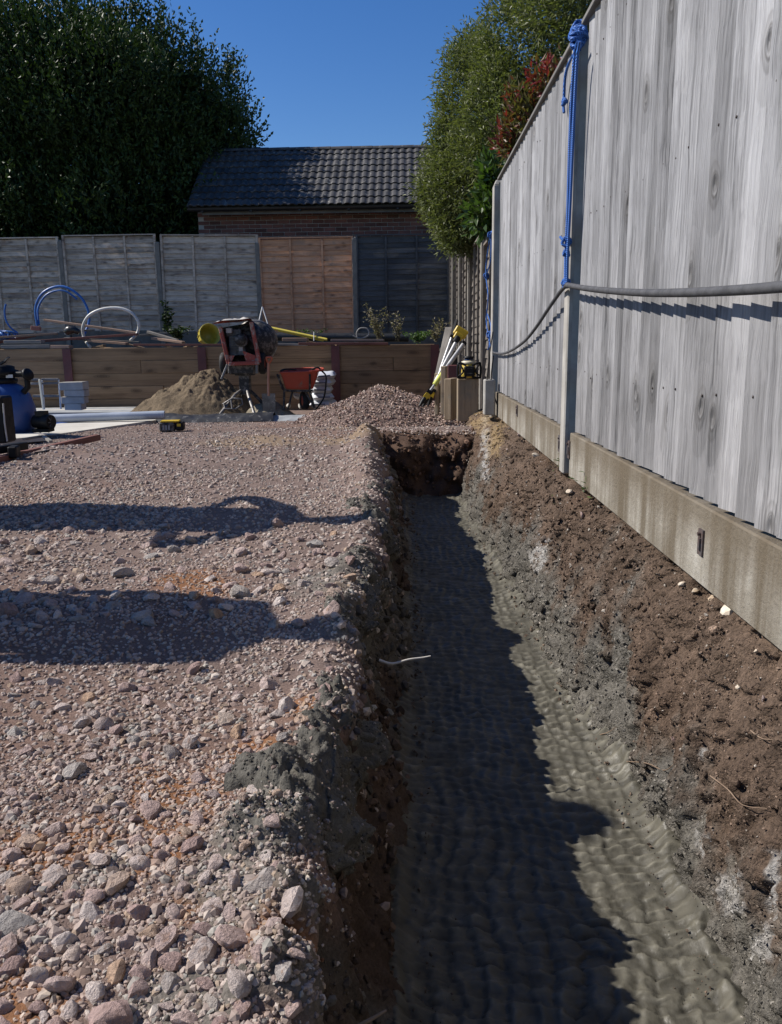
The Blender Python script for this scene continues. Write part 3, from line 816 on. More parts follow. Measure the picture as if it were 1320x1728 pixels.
up_ = t.ramp(t.math('ADD', zz_.outputs['Z'], t.math('MULTIPLY', t.noise(v, 12, 5, .6), .10)), [(.12, 0.0), (.21, .75)])
c_ = t.mix(up_, c_, (.135, .108, .075))
pit = t.ramp(t.noise(v, 90, 3, .6), [(.68, 0.0), (.74, .6)])
c_ = t.mix(pit, c_, (.12, .10, .08))
M_cast = t.done(c_, .9, t.bump(t.noise(v, 70, 7, .7), .9, .006), 0, .2)
t = NT('post_concrete'); v = t.coords((1, 1, 1))
c_ = t.ramp(t.noise(v, 6, 7, .65), [(.3, (.24, .225, .20)), (.7, (.42, .40, .365))])
M_post = t.done(c_, .9, t.bump(t.noise(v, 120, 5, .6), .4, .002), 0, .2)

def feather_mesh(seed, H):
    """one feather-edge board: thick edge at +y, thin edge at -y, face towards -x, grain up z"""
    r = np.random.default_rng(seed)
    W = .122; nz_, nw_ = 22, 5
    z = np.linspace(0, H, nz_); u = np.linspace(0, 1, nw_)
    wob = fbm(np.stack([z * 0, z * 0 + seed * 3.1, z], -1), 1.4, 3, seed) * .002
    cup = r.uniform(-.003, .004)
    V = []
    for side in (0, 1):
        for i in range(nz_):
            for k in range(nw_):
                y = W / 2 - u[k] * W
                th = .013 - .008 * u[k]
                x = -(th) - cup * (1 - (2 * u[k] - 1) ** 2) + wob[i] if side == 0 else wob[i] * .5
                zz = z[i]
                if i == 0: zz += .0015 * math.sin(seed * 2.2 + k)
                V.append((x, y + wob[i] * .4, zz))
    n = nz_ * nw_
    F = list(map(tuple, grid_faces(nz_, nw_)[:, ::-1])) + [tuple(n + a for a in f[::-1]) for f in grid_faces(nz_, nw_)[:, ::-1]]
    ring = [k for k in range(nw_)] + [i * nw_ + nw_ - 1 for i in range(1, nz_)] + [(nz_ - 1) * nw_ + k for k in range(nw_ - 2, -1, -1)] + [i * nw_ for i in range(nz_ - 2, 0, -1)]
    for a, b in zip(ring, ring[1:] + ring[:1]): F.append((a, b, n + b, n + a))
    me = bpy.data.meshes.new('fence_board'); me.from_pydata(V, [], F)
    bm = bmesh.new(); bm.from_mesh(me); bmesh.ops.recalc_face_normals(bm, faces=bm.faces); bm.to_mesh(me); bm.free()
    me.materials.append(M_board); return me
Z_GB, Z_TOP = .325, 1.91
boards = [feather_mesh(31 + i, Z_TOP - Z_GB - .02) for i in range(7)]
rnd = random.Random(5)
M_nail = simple('rusty_nail', (.06, .045, .04), None, 20, .7, .1)
def closeboard_bay(y0, y1, label):
    root = thing('closeboard_fence', (FENCE_X, y0, Z_GB), label, 'fence', 'pale closeboard fence bays beside the trench')
    nails = MB()
    pitch = .098; y = .06; Ltot = y1 - y0
    while y < Ltot - .05:
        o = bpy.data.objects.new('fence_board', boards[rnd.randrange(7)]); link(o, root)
        o.location = (-.004 - rnd.uniform(0, .003), y, .008 + rnd.uniform(-.004, .004)); o.rotation_euler = (rnd.gauss(0, .002), 0, .075 + rnd.gauss(0, .005))
        s = rnd.uniform(.97, 1.05); o.scale = (1, s, 1)
        for z in (.25, .85, 1.42):
            nails.lathe([(0, 0), (.0032, 0), (.0030, .0022), (0, .0026)], 6, Matrix.Translation((-.0165, y + .030 + rnd.uniform(-.006, .006), z + rnd.uniform(-.012, .012))) @ Matrix.Rotation(-PI / 2, 4, 'Y'))
        y += pitch * s
    tag(nails.build('nails', M_nail, root), kind='stuff')
    for z in (.25, .85, 1.42):
        MB().box((.035, Ltot / 2, z), (.05, Ltot - .02, .075)).build('rail', M_rail, root, .004)
    MB().box((-.012, Ltot / 2, Z_TOP - Z_GB - .004), (.055, Ltot - .01, .020)).build('capping', M_rail, root, .003)
    return root
closeboard_bay(.49, 3.44, 'tall silvery closeboard fence bay nearest the camera, behind the sagging grey cable')
closeboard_bay(3.56, 6.44, 'silvery closeboard fence bay beyond the concrete post hung with blue rope')
closeboard_bay(-2.5, .37, 'silvery closeboard fence bay behind the camera')
M_clip = simple('rusty_steel_clip', (.13, .125, .13), (.12, .075, .06), 40, .7, .4, 80, .6)
def gravel_board(y0, y1, zl, label):
    root = thing('gravel_board', (FENCE_X, y0, zl), label, 'gravel board', 'concrete gravel boards under the pale fence')
    L_ = y1 - y0; h = Z_GB - zl
    MB().box((-.004, L_ / 2, h / 2), (.052, L_ - .008, h - .006)).build('slab', M_cast, root, .004)
    for yy in ((L_ / 2,) if True else ()):
        pass
    return root
def clip_on(gb, y, z, h=.052, w=.030):
    m = MB(); m.box((-.032, y, z), (.006, w, h)); m.box((-.037, y - w * .12, z - h * .05), (.006, w * .35, h * .45)); m.tube([(-.034, y, z + h * .33), (-.042, y, z + h * .33)], .0045, 8)
    return m.build('clip', M_clip, gb)
gb1 = gravel_board(.49, 3.44, .13, 'stained concrete gravel board nearest the camera, with a rusty steel clip')
p = onx(1184, 915, FENCE_X - .031); clip_on(gb1, p.y - .49, p.z - .13, .062, .030)
p = onx(958, 757, FENCE_X - .031); clip_on(gb1, p.y - .49 - .03, p.z - .13, .075, .05)
gb2 = gravel_board(3.56, 6.44, .135, 'stained concrete gravel board under the fence bay beyond the roped post')
p = onx(947, 750, FENCE_X - .031); clip_on(gb2, p.y - 3.56 + .03, p.z - .135, .075, .05)
p = onx(873, 693, FENCE_X - .031); clip_on(gb2, p.y - 3.56, p.z - .135, .07, .05)
gravel_board(-2.5, .37, .095, 'stained concrete gravel board behind the camera')
def conc_post(x, y, z0, z1, label, group, w=.10, d=.10, mat=None):
    root = thing('concrete_post', (x, y, z0), label, 'fence post', group)
    m = MB(); h = z1 - z0
    m.box((0, 0, h / 2 - .02), (d, w, h - .04)); m.box((0, 0, h - .022), (d, w, .04), None, .6)
    m.build('shaft', mat or M_post, root, .006)
    for sgn in (-1, 1):
        MB().box((0.008, sgn * (w / 2 - .005), h / 2), (.045, .012, h - .05)).build('groove', mat or M_post, root)
    return root
conc_post(FENCE_X - .018, 3.50, .14, Z_TOP - .02, 'grey concrete fence post hung with blue rope', 'concrete posts of the pale fence', .085, .07)
conc_post(FENCE_X - .014, 6.50, -.1, Z_TOP + .0, 'grey concrete post at the far end of the pale fence', 'concrete posts of the pale fence')
conc_post(FENCE_X - .014, .43, -.25, Z_TOP - .02, 'grey concrete fence post beside the camera', 'concrete posts of the pale fence')

# sagging cable tied to the roped post
M_cable = simple('grey_cable', (.075, .075, .08), (.035, .035, .038), 30, .75, .25, 90)
XC = .655
cab = [onx(px, py, xx) for px, py, xx in ((1480, 470, .66), (1320, 484, .655), (1240, 490, .65), (1150, 494, .648), (1080, 494, .648), (1020, 490, .648), (985, 486, .645), (957, 481, .640))]
def smooth_path(P, k=6):
    P = [Vector(p) for p in P]; out = []
    for i in range(len(P) - 1):
        p0, p1, p2, p3 = P[max(i - 1, 0)], P[i], P[i + 1], P[min(i + 2, len(P) - 1)]
        for j in range(k):
            s = j / k
            out.append(.5 * ((2 * p1) + (p2 - p0) * s + (2 * p0 - 5 * p1 + 4 * p2 - p3) * s * s + (3 * p1 - p0 - 3 * p2 + p3) * s ** 3))
    out.append(P[-1]); return out
cab = smooth_path(cab)
cb2 = smooth_path([onx(957, 481, .640), onx(946, 492, .645), onx(925, 522, .655), onx(905, 552, .66), onx(885, 576, .665), onx(862, 592, .668), onx(845, 597, .67), onx(829, 594, .66)])
root = thing('cable', cab[0], 'thick grey cable sagging along the pale fence from the roped post', 'cable')
MB().tube(cab, .0105, 8).build('near_run', M_cable, root, off=cab[0])
MB().tube(cb2, .0085, 8).build('far_run', M_cable, root, off=cab[0])

# blue ropes
t = NT('blue_rope'); v = t.coords((1, 1, 1), rand=False)
wv_ = t.node('TexWave'); wv_.inputs['Scale'].default_value = 90; wv_.inputs['Distortion'].default_value = .6; wv_.bands_direction = 'DIAGONAL'
t.lk(v, wv_.inputs['Vector'])
M_rope = t.done(t.ramp(wv_.outputs['Fac'], [(.2, (.012, .05, .22)), (.7, (.05, .19, .60))]), .55, t.bump(wv_.outputs['Fac'], .8, .003), 0, .4)
def knot(mb, c, r, rr, seed, turns=3):
    rn = random.Random(seed); pts = []
    n = turns * 10
    ax = [Vector((rn.gauss(0, 1), rn.gauss(0, 1), rn.gauss(0, 1))).normalized() for _ in range(turns + 1)]
    for i in range(n):
        a = 2 * PI * i / 10; k = ax[i // 10]; k2 = ax[i // 10 + 1]; f = (i % 10) / 10; k = (k * (1 - f) + k2 * f).normalized()
        u = k.orthogonal().normalized(); w = k.cross(u)
        pts.append(Vector(c) + (u * math.cos(a) + w * math.sin(a)) * r * rn.uniform(.75, 1.1))
    mb.tube(smooth_path(pts, 2), rr, 6)
def rope_thing(label, strands, knots, rr):
    o = strands[0][0]; root = thing('rope', o, label, 'rope')
    for s in strands:
        MB().tube(smooth_path(s, 5), rr, 6).build('strand', M_rope, root, off=o)
    for c, r, seed, tn in knots:
        m = MB(); knot(m, c, r, rr, seed, tn); m.build('knot', M_rope, root, off=o)
    return root
X1 = .645
def ox(px, py, x=X1): return onx(px, py, x)
rope_thing('blue rope knotted over the top of the concrete post and hanging down to the cable',
    [[ox(975, 70), ox(970, 95), ox(965, 160), ox(961, 260), ox(958, 360), ox(955, 430), ox(954, 484)],
     [ox(978, 70, .642), ox(974, 100, .642), ox(970, 170, .642), ox(966, 260, .642), ox(962, 350, .642), ox(958, 430, .642), ox(957, 484)],
     [ox(972, 72, .65), ox(968, 110, .65), ox(966, 180, .65), ox(962, 300, .65), ox(956, 405, .645)],
     [ox(972, 85, .66), ox(960, 108, .665), ox(954, 130, .67), ox(952, 165, .675), ox(951, 175, .675), ox(952, 190, .675)],
     [ox(957, 405), ox(950, 404), ox(946, 400)]],
    [(ox(976, 60, .66), .034, 1, 6), (ox(974, 75, .655), .022, 2, 4), (ox(978, 48, .69), .030, 9, 4), (ox(952, 172, .67), .013, 3, 3), (ox(956, 408), .017, 4, 3), (ox(956, 428), .012, 5, 3), (ox(955, 478), .016, 6, 3)], .0062)

# ------------------------------------------------------------------ lap panel fence at the back and down the right side
M_lap_grey = wood('lap_grey', (.29, .225, .17), (.80, .67, .54), along=0, grain=60, stretch=.05, knots=.8, knot_scale=6, knot_col=(.07, .06, .055), stain=(.22, .14, .10), var=.3, knot_axis=1)
M_lap_orange = wood('lap_orange', (.46, .21, .105), (.82, .45, .26), along=0, grain=60, stretch=.05, knots=.8, knot_scale=6, knot_col=(.10, .05, .03), stain=(.34, .22, .15), var=.2, knot_axis=1)
M_lap_slate = wood('lap_slate', (.055, .06, .065), (.12, .125, .13), along=0, grain=60, stretch=.05, knots=.5, knot_scale=6, knot_col=(.03, .03, .03), var=.3, knot_axis=1)
M_lap_brown = wood('lap_brown', (.10, .085, .07), (.24, .21, .18), along=0, grain=60, stretch=.05, knots=.5, var=.3, knot_axis=1)
PW, PH = 1.83, 1.80
def slat_mesh(seed):
    n = 26; r = np.random.default_rng(seed)
    x = np.linspace(-PW / 2 + .02, PW / 2 - .02, n)
    P = np.stack([x, x * 0 + seed, x * 0], -1)
    lo = fbm(P, 1.7, 3, seed) * .018 + fbm(P, 6, 2, seed + 1) * .006 + r.uniform(-.004, .004)
    V = []
    for i in range(n):
        V += [(x[i], -.022 + .004 * math.sin(x[i] * 3 + seed), lo[i]), (x[i], -.004, .118), (x[i], .004, .118), (x[i], -.012, lo[i])]
    F = []
    for i in range(n - 1):
        a = i * 4; b = a + 4
        F += [(a, b, b + 1, a + 1), (a + 1, b + 1, b + 2, a + 2), (a + 2, b + 2, b + 3, a + 3), (a + 3, b + 3, b, a)]
    F += [(0, 1, 2, 3), (n * 4 - 1, n * 4 - 2, n * 4 - 3, n * 4 - 4)]
    me = bpy.data.meshes.new('slat'); me.from_pydata(V, [], F)
    bm = bmesh.new(); bm.from_mesh(me); bmesh.ops.recalc_face_normals(bm, faces=bm.faces); bm.to_mesh(me); bm.free()
    me.materials.append(M_lap_grey); return me
slats = [slat_mesh(800 + i) for i in range(8)]
def _one(b, name, mat):
    o = b.build(name, mat); COL.objects.unlink(o); return o.data
ME_BAT = _one(MB().box((0, 0, 0), (.036, .022, PH - .04)), 'batten', M_lap_grey)
ME_SIDE = _one(MB().box((0, 0, 0), (.040, .040, PH)), 'side_frame', M_lap_grey)
ME_CAP = _one(MB().box((0, 0, 0), (PW + .02, .055, .022)), 'capping', M_lap_grey)
def lap_panel(loc, rz, label, group, mat, tilt=0.0, width=1.0, seed=0, frame_mat=None):
    rn = random.Random(seed)
    root = thing('lap_panel', loc, label, 'fence panel', group, rot=(0, tilt, rz)); root.scale = (width, 1, 1)
    def put(me, name, loc, rot=(0, 0, 0), m=mat):
        o = bpy.data.objects.new(name, me); link(o, root); o.location = loc; o.rotation_euler = rot
        o.material_slots[0].link = 'OBJECT'; o.material_slots[0].material = m
    nsl = 18
    for k in range(nsl):
        put(slats[rn.randrange(8)], 'slat', (0, .004, .02 + k * (PH - .06) / nsl), (0, rn.gauss(0, .003) + (PI if False else 0), 0))
    fm = frame_mat or mat
    for x in (-PW / 6, PW / 6): put(ME_BAT, 'batten', (x + rn.gauss(0, .01), -.035, PH / 2), m=fm)
    for x in (-PW / 2 + .01, PW / 2 - .01): put(ME_SIDE, 'side_frame', (x, -.03, PH / 2), m=fm)
    put(ME_CAP, 'capping', (0, -.02, PH + .005), m=fm)
    return root
YB = 15.9
GB = 'lap panels of the back fence'
M_gboard = simple('dark_gravel_board', (.16, .15, .13), (.09, .085, .075), 6, .9, .4, 60)
specs = [(-228, -70, 401, M_lap_grey, 0, 'grey lap fence panel beyond the left frame edge'), (-62, 98, 401, M_lap_grey, .0, 'weathered grey lap panel at the far left, behind the blue pipe hoop'), (106, 262, 396, M_lap_grey, .0, 'weathered grey lap panel behind the white pipe hoop'),
         (269, 432, 396, M_lap_grey, .017, 'weathered grey lap panel behind the cement mixer, its top sloping down right'), (437, 595, 400, M_lap_orange, 0, 'newer orange-brown lap panel in the back fence'), (601, 757, 395, M_lap_slate, 0, 'dark slate-coloured lap panel at the right end of the back fence')]
for i, (x0, x1, yt, m, tl, lab) in enumerate(specs):
    a = at(x0, yt, YB); b = at(x1, yt, YB)
    w = (b.x - a.x) / PW
    top = (a.z + b.z) / 2
    lap_panel(((a.x + b.x) / 2, YB, top - PH - .016), 0, lab, GB, m, tl, w, 900 + i)
    g_ = thing('gravel_board', ((a.x + b.x) / 2, YB, .5), 'dark gravel board under ' + lab.replace('beyond the left frame edge', 'outside the frame').split(',')[0].replace('weathered ', 'the ').replace('newer ', 'the ').replace('dark slate', 'the dark slate').replace('grey lap fence panel', 'the outermost lap panel').replace(' in the back fence', '').replace(' at the right end of the back fence', '') if i in (0, 4, 5) else ('dark gravel board under the lap panel behind the ' + ('blue pipe hoop', 'white pipe hoop', 'cement mixer')[i - 1]), 'gravel board', 'gravel boards of the back fence')
    MB().box((0, .0, (top - PH + .02 - .5) / 2), (b.x - a.x, .05, top - PH + .02 - .5)).build('slab', M_gboard, g_, .004)
pl = ['left of the panel behind the white pipe hoop', 'between the two panels behind the white hoop and the cement mixer', 'between the grey panel and the orange-brown panel', 'between the orange-brown panel and the dark slate panel']
M_bpost = simple('weathered_post', (.24, .22, .19), (.15, .135, .115), 8, .9, .3, 60)
for px, yt, lab in zip((102, 266, 434.5, 598), (405, 408, 408, 400), pl):
    a = at(px, yt, YB)
    conc_post(a.x, YB - .01, .5, a.z, 'grey concrete post ' + lab, 'concrete posts of the back fence', .10, .085, M_bpost)
conc_post(at(-66, 405, YB).x, YB - .01, .5, at(-66, 405, YB).z, 'grey concrete post outside the left frame edge', 'concrete posts of the back fence', .10, .085, M_bpost)
conc_post(at(761, 398, YB).x, YB - .01, .5, at(761, 400, YB).z, 'grey concrete post in the corner where the back fence meets the side fence', 'concrete posts of the back fence', .10, .085, M_bpost)
# side fence, stepping up to the back
SX = .80
ord_ = ['nearest the pale fence', 'second from the pale fence', 'third from the pale fence', 'fourth from the pale fence', 'reaching the back corner']
for i in range(5):
    y0 = 6.62 + i * 1.86; zt = .7 + (.97, 1.12, 1.34, 1.58, 1.84)[i]
    lap_panel((SX, y0 + .93, zt - PH - .016), -PI / 2, 'brown lap panel of the side fence, ' + ord_[i], 'lap panels of the side fence', M_lap_brown, 0, .955, 950 + i)
    conc_post(SX - .012, y0, (-.3, -.3, -.3, .3, .3)[i], zt + .03, 'concrete post of the side fence before the panel ' + ord_[i], 'concrete posts of the side fence', .10, .11, M_bpost)
rope_thing('thin blue rope tangled on the side fence just past the pale fence',
    [[ox(829, 392, .74), ox(824, 420, .74), ox(820, 460, .735), ox(824, 500, .73), ox(821, 540, .73), ox(826, 575, .72), ox(829, 594, .70)],
     [ox(829, 394, .74), ox(828, 440, .735), ox(818, 470, .73)], [ox(823, 530, .73), ox(829, 555, .72), ox(824, 590, .72)]],
    [(ox(828, 396, .735), .03, 11, 3), (ox(821, 465, .73), .025, 12, 3), (ox(827, 565, .72), .03, 13, 3)], .006)

# ------------------------------------------------------------------ brick garage behind the back fence
M_brick = simple('dark_red_brick', (.20, .085, .065), (.11, .05, .045), 3.0, .9, .5, 60, var=.4)
M_mortar = simple('mortar', (.40, .38, .34), (.30, .28, .26), 10, .95, .4, 80)
YW = 16.75
wl = at(334, 372, YW).x; wr = 1.9
eav = at(500, 356, YW).z
gar = thing('brick_garage', ((wl + wr) / 2, YW, .6), 'brick garage with dark double-roll tiled roof behind the back fence', 'garage')
def loc_(o, v): return Vector(v) - o.location
Lw = wr - wl
m = MB(); m.box((0, 1.5, (eav - .6) / 2), (Lw - .016, 3.0 - .016, eav - .6)); m.build('wall', M_mortar, gar)
brick_me = _one(MB().box((0, 0, 0), (.218, .10, .066)), 'brick', M_brick)
bm = bmesh.new(); bm.from_mesh(brick_me); bmesh.ops.bevel(bm, geom=list(bm.edges), offset=.004, segments=1, affect='EDGES'); bm.to_mesh(brick_me); bm.free()
zc = eav - .05 - .6; cnt = 0
rn = random.Random(3)
for c in range(9):
    x = -Lw / 2 + .11 + (.115 if c % 2 else 0)
    while x < Lw / 2 - .05 and cnt < 296:
        o = bpy.data.objects.new('brick', brick_me); link(o, gar); o.location = (x, .046 + rn.uniform(-.002, .002), zc - c * .0765); o.rotation_euler = (0, rn.gauss(0, .004), 0)
        x += .229; cnt += 1
# roof
e0 = at(316, 350, YW - .32); rdg = at(352, 256, YW + 1.62)
ez, rz_ = e0.z, rdg.z; ey = YW - .32; ry_ = YW + 1.62
sl = math.hypot(ry_ - ey, rz_ - ez); ang = math.atan2(rz_ - ez, ry_ - ey)
x_left = e0.x
M_tile = simple('concrete_tile', (.062, .058, .054), (.026, .025, .025), 5, .62, .6, 70, 0, .5, dirt=(.27, .26, .22), dirt_at=.645, var=.45)
TW = .305; NR = 9; gauge = sl / NR
def tile_mesh(seed):
    n = 17; V = []; F = []
    for j, (s, lift) in enumerate(((0, .030), (.02, .032), (gauge + .05, .004))):
        for i in range(n):
            u = i / (n - 1); ph = (u * 2) % 1.0
            hump = max(0, math.cos((ph - .5) * PI * 1.35)) ** .5 * .020
            V.append((u * TW - TW / 2, s, lift + hump))
    for i in range(n): V.append((i / (n - 1) * TW - TW / 2, 0, -.004 + V[i][2] - .014))
    F = [tuple(f) for f in grid_faces(3, n)] + [(i + 1, i, 3 * n + i, 3 * n + i + 1) for i in range(n - 1)]
    F += [(0, n, 2 * n, 3 * n), (n - 1, 4 * n - 1, 3 * n - 1, 2 * n - 1)]
    me = bpy.data.meshes.new('roof_tile'); me.from_pydata(V, [], F); me.polygons.foreach_set('use_smooth', [True] * len(F)); me.materials.append(M_tile)
    try: me.set_sharp_from_angle(angle=.7)
    except Exception: pass
    return me
tm = tile_mesh(0)
m = MB()
def rp(x, s, h): return Vector((x, ey + s * math.cos(ang) - h * math.sin(ang), ez + s * math.sin(ang) + h * math.cos(ang))) - gar.location
a0, a1 = x_left, wr + .15
m.add([rp(a0, .01, -.012), rp(a1, .01, -.012), rp(a1, sl, -.012), rp(a0, sl, -.012), rp(a0, .01, -.06), rp(a1, .01, -.06), rp(a1, sl, -.06), rp(a0, sl, -.06)], [(0, 1, 2, 3), (7, 6, 5, 4), (0, 4, 5, 1), (1, 5, 6, 2), (2, 6, 7, 3), (3, 7, 4, 0)])
ry2 = ry_ + (ry_ - ey)
b0 = Vector((0, ry2, ez)) - gar.location
m.add([Vector((a0 - gar.location.x, ry_ - YW, rz_ - .6 - .02)), Vector((a1 - gar.location.x, ry_ - YW, rz_ - .62)), Vector((a1 - gar.location.x, ry2 - YW, ez - .6)), Vector((a0 - gar.location.x, ry2 - YW, ez - .6))], [(0, 1, 2, 3)])
roof = m.build('roof', M_tile, gar)
for c in range(NR):
    ncol = int((a1 - a0) / TW)
    for k in range(ncol):
        o = bpy.data.objects.new('roof_tile', tm); link(o, roof)
        q = rp(a0 + TW / 2 + k * TW, c * gauge - .03, .012 + rn.uniform(0, .004)); o.location = q
        o.rotation_euler = (ang, rn.gauss(0, .004), rn.gauss(0, .004))
m = MB()
xx = a0
while xx < a1 - .1:
    L_ = .44; n = 8
    V = []
    for e in (0, 1):
        for k in range(n + 1):
            a = PI * k / n; V.append(Vector((xx + e * L_ - gar.location.x, ry_ + math.cos(a) * .12 - YW, rz_ + math.sin(a) * .075 - .02 - .6 + (.006 if e else 0))))
    m.add(V, [(k, k + 1, n + 1 + k + 1, n + 1 + k) for k in range(n)], True); xx += L_ + .004
m.build('ridge', M_tile, gar)
M_gutter = simple('black_gutter', (.016, .016, .017), None, 6, .45, .05)
m = MB(); V = []
n = 8
for e in (a0 + .02, a1):
    for k in range(n + 1):
        a = PI + PI * k / n; V.append(Vector((e, ey - .03 + math.cos(a) * .056, ez - .035 + math.sin(a) * .056)) - gar.location)
m.add(V, [(k, k + 1, n + 2 + k, n + 1 + k) for k in range(n)], True)
x = a0 + .3
while x < a1: m.box(Vector((x, ey + .0, ez - .075)) - gar.location, (.04, .13, .05)); x += .95
m.build('gutter', M_gutter, gar)
M_fascia = simple('fascia_board', (.13, .13, .13), (.07, .07, .07), 5, .6, .1)
MB().box(Vector(((a0 + a1) / 2 + .12, ey + .06, ez - .075)) - gar.location, (a1 - a0 - .3, .025, .13)).build('fascia', M_fascia, gar)
MB().prism([(0, 0), (3.0, 0), (1.62, rz_ - eav - .1)], -.05, .05)
mm = MB(); mm.add([Vector((wl, YW, eav)) - gar.location, Vector((wl, YW + 3, eav)) - gar.location, Vector((wl, ry_, rz_ - .08)) - gar.location, Vector((wl + .1, YW, eav)) - gar.location, Vector((wl + .1, YW + 3, eav)) - gar.location, Vector((wl + .1, ry_, rz_ - .08)) - gar.location], [(0, 1, 2), (5, 4, 3), (0, 3, 4, 1), (1, 4, 5, 2), (2, 5, 3, 0)])
mm.build('gable', M_brick, gar)

# ------------------------------------------------------------------ trees and shrubs
def foliage(name, mat, parent, B, D, L, W, tint, fold=.25, seed=1, droop=.0):
    """leaf blades: base points B, directions D, lengths L, widths W"""
    r = np.random.default_rng(seed); n = len(B)
    D = D / np.linalg.norm(D, axis=1, keepdims=True)
    rv = r.normal(size=(n, 3)); S = np.cross(D, rv); S /= np.linalg.norm(S, axis=1, keepdims=True)
    N = np.cross(S, D)
    mid = B + D * (L * .45)[:, None]
    tip = B + D * L[:, None] - np.array([0, 0, 1]) * (droop * L)[:, None] if droop else B + D * L[:, None]
    l = mid + S * (W / 2)[:, None] + N * (W * fold)[:, None]; rr_ = mid - S * (W / 2)[:, None] + N * (W * fold)[:, None]
    V = np.stack([B, l, tip, rr_], 1).reshape(-1, 3)
    base = np.arange(n) * 4
    F = np.concatenate([np.stack([base, base + 2, base + 1], -1), np.stack([base, base + 3, base + 2], -1)])
    return obj_np(name, V, F, mat, parent, col=np.repeat(np.repeat(tint[:, None], 3, 1), 4, 0), smooth=False)
M_bark = simple('bark', (.10, .075, .055), (.05, .038, .03), 8, .95, .8, 30, stretch=(1, 1, .2))
def sprays(shells, per, nleaf, slen, llen, lwid, seed, up=.55, spread=.9, inner=.12, bump=.16, view_bias=True):
    """shoots standing on lumpy ellipsoids; leaves set along each shoot"""
    r = np.random.default_rng(seed)
    Bs, Ds, Ls, Ws, Ts = [], [], [], [], []
    for (c, rad, n) in shells:
        d = r.normal(size=(n, 3)); d /= np.linalg.norm(d, axis=1, keepdims=True)
        if view_bias:
            f = (d[:, 1] > .35) & (r.uniform(size=n) < .75); d[f, 1] *= -1
        P = d * np.array(rad)
        lump = 1 + bump * fbm(d * 1.0 + np.array(c) * .37, 3.2, 3, seed)
        depth = np.where(r.uniform(size=n) < .28, r.uniform(.55, .95, n), 1 - np.abs(r.normal(0, .05, n)))
        P = np.array(c) + P * (lump * depth)[:, None]
        sd = d * (1 - up) + np.array([0, 0, up]) + r.normal(0, .22, (n, 3)); sd /= np.linalg.norm(sd, axis=1, keepdims=True)
        sl_ = slen * r.uniform(.5, 1.25, n)
        for k in range(nleaf):
            f = (k + r.uniform(0, 1, n)) / nleaf
            B = P + sd * (f * sl_)[:, None] - sd * (.5 * sl_)[:, None]
            ld = sd * .75 + r.normal(0, spread * .6, (n, 3)) * .9
            Bs.append(B + r.normal(0, .02, (n, 3))); Ds.append(ld); Ls.append(llen * r.uniform(.6, 1.25, n) * (1 - .3 * f)); Ws.append(lwid * r.uniform(.7, 1.2, n))
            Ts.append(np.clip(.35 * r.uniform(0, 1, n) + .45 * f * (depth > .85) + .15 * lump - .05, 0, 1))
    return tuple(np.concatenate(a) for a in (Bs, Ds, Ls, Ws, Ts))
def trunk_and_limbs(parent, base, top, r0, n, seed, spread):
    rn = random.Random(seed)
    h = Vector(top) - Vector(base)
    path = smooth_path([Vector(base), Vector(base) + h * .4 + Vector((rn.gauss(0, .08), rn.gauss(0, .08), 0)), Vector(top)], 5)
    tr = MB().tube([p - parent.location for p in path], [r0 * (1 - .75 * i / (len(path) - 1)) for i in range(len(path))], 10).build('trunk', M_bark, parent)
    m = MB()
    for k in range(n):
        f = rn.uniform(.25, .95); s = Vector(base) + h * f; a = rn.uniform(0, 2 * PI)
        e = s + Vector((math.cos(a) * spread * rn.uniform(.5, 1), math.sin(a) * spread * rn.uniform(.5, 1), spread * rn.uniform(.4, .9)))
        mid_ = (s + e) / 2 + Vector((rn.gauss(0, .1), rn.gauss(0, .1), -.1))
        m.tube([q - parent.location for q in smooth_path([s, mid_, e], 4)], [r0 * .35 * (1 - .1 * i) for i in range(9)], 6)
    m.build('limbs', M_bark, tr)
    return tr
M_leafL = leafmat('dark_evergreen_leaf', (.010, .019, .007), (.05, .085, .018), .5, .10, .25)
M_leafW = leafmat('narrow_olive_leaf', (.035, .05, .018), (.20, .215, .085), .5, .25, .3)
M_leafR = leafmat('red_leaf', (.10, .09, .035), (.19, .024, .034), .45, .3, .35)
M_leafG = leafmat('broad_green_leaf', (.03, .05, .015), (.07, .12, .03), .35, .3, .5)
YT = 19.6
tc = at(150, 262, YT)
sx_ = at(445, 262, YT).x - tc.x; sz_ = (at(150, 12, YT).z - tc.z)
tree = thing('evergreen_tree', (tc.x, YT, .55), 'large dark evergreen tree with a dense domed crown behind the back fence', 'tree')
trunk_and_limbs(tree, (tc.x, YT, .55), (tc.x + .2, YT, tc.z + 1.5), .28, 14, 4, 2.2)
sh = [((tc.x, YT, tc.z), (sx_ * .96, 3.3, sz_ * .95), 8600), ((tc.x - 1.5, YT - .3, tc.z - 1.8), (sx_ * .95, 3.2, sz_ * .8), 3300), ((tc.x + 1.2, YT - .3, tc.z - 1.6), (sx_ * .66, 3.0, sz_ * .75), 2900),
      ((tc.x + .6, YT, tc.z - .3), (sx_ * .75, 2.4, sz_ * .75), 3300)]
B, D, L, W, T = sprays(sh, 0, 9, .72, .14, .055, 51, up=.62, bump=.26)
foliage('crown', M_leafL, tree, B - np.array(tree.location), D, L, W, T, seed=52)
B, D, L, W, T = sprays([((tc.x, YT, tc.z), (sx_ * .80, 2.4, sz_ * .80), 1500), ((tc.x - .3, YT - .1, tc.z - 1.7), (sx_ * .85, 2.5, sz_ * .72), 1300)], 0, 9, .6, .30, .15, 55, up=.3, bump=.2)
foliage('inner_foliage', M_leafL, tree, B - np.array(tree.location), D, L, W, T * .4, seed=56)
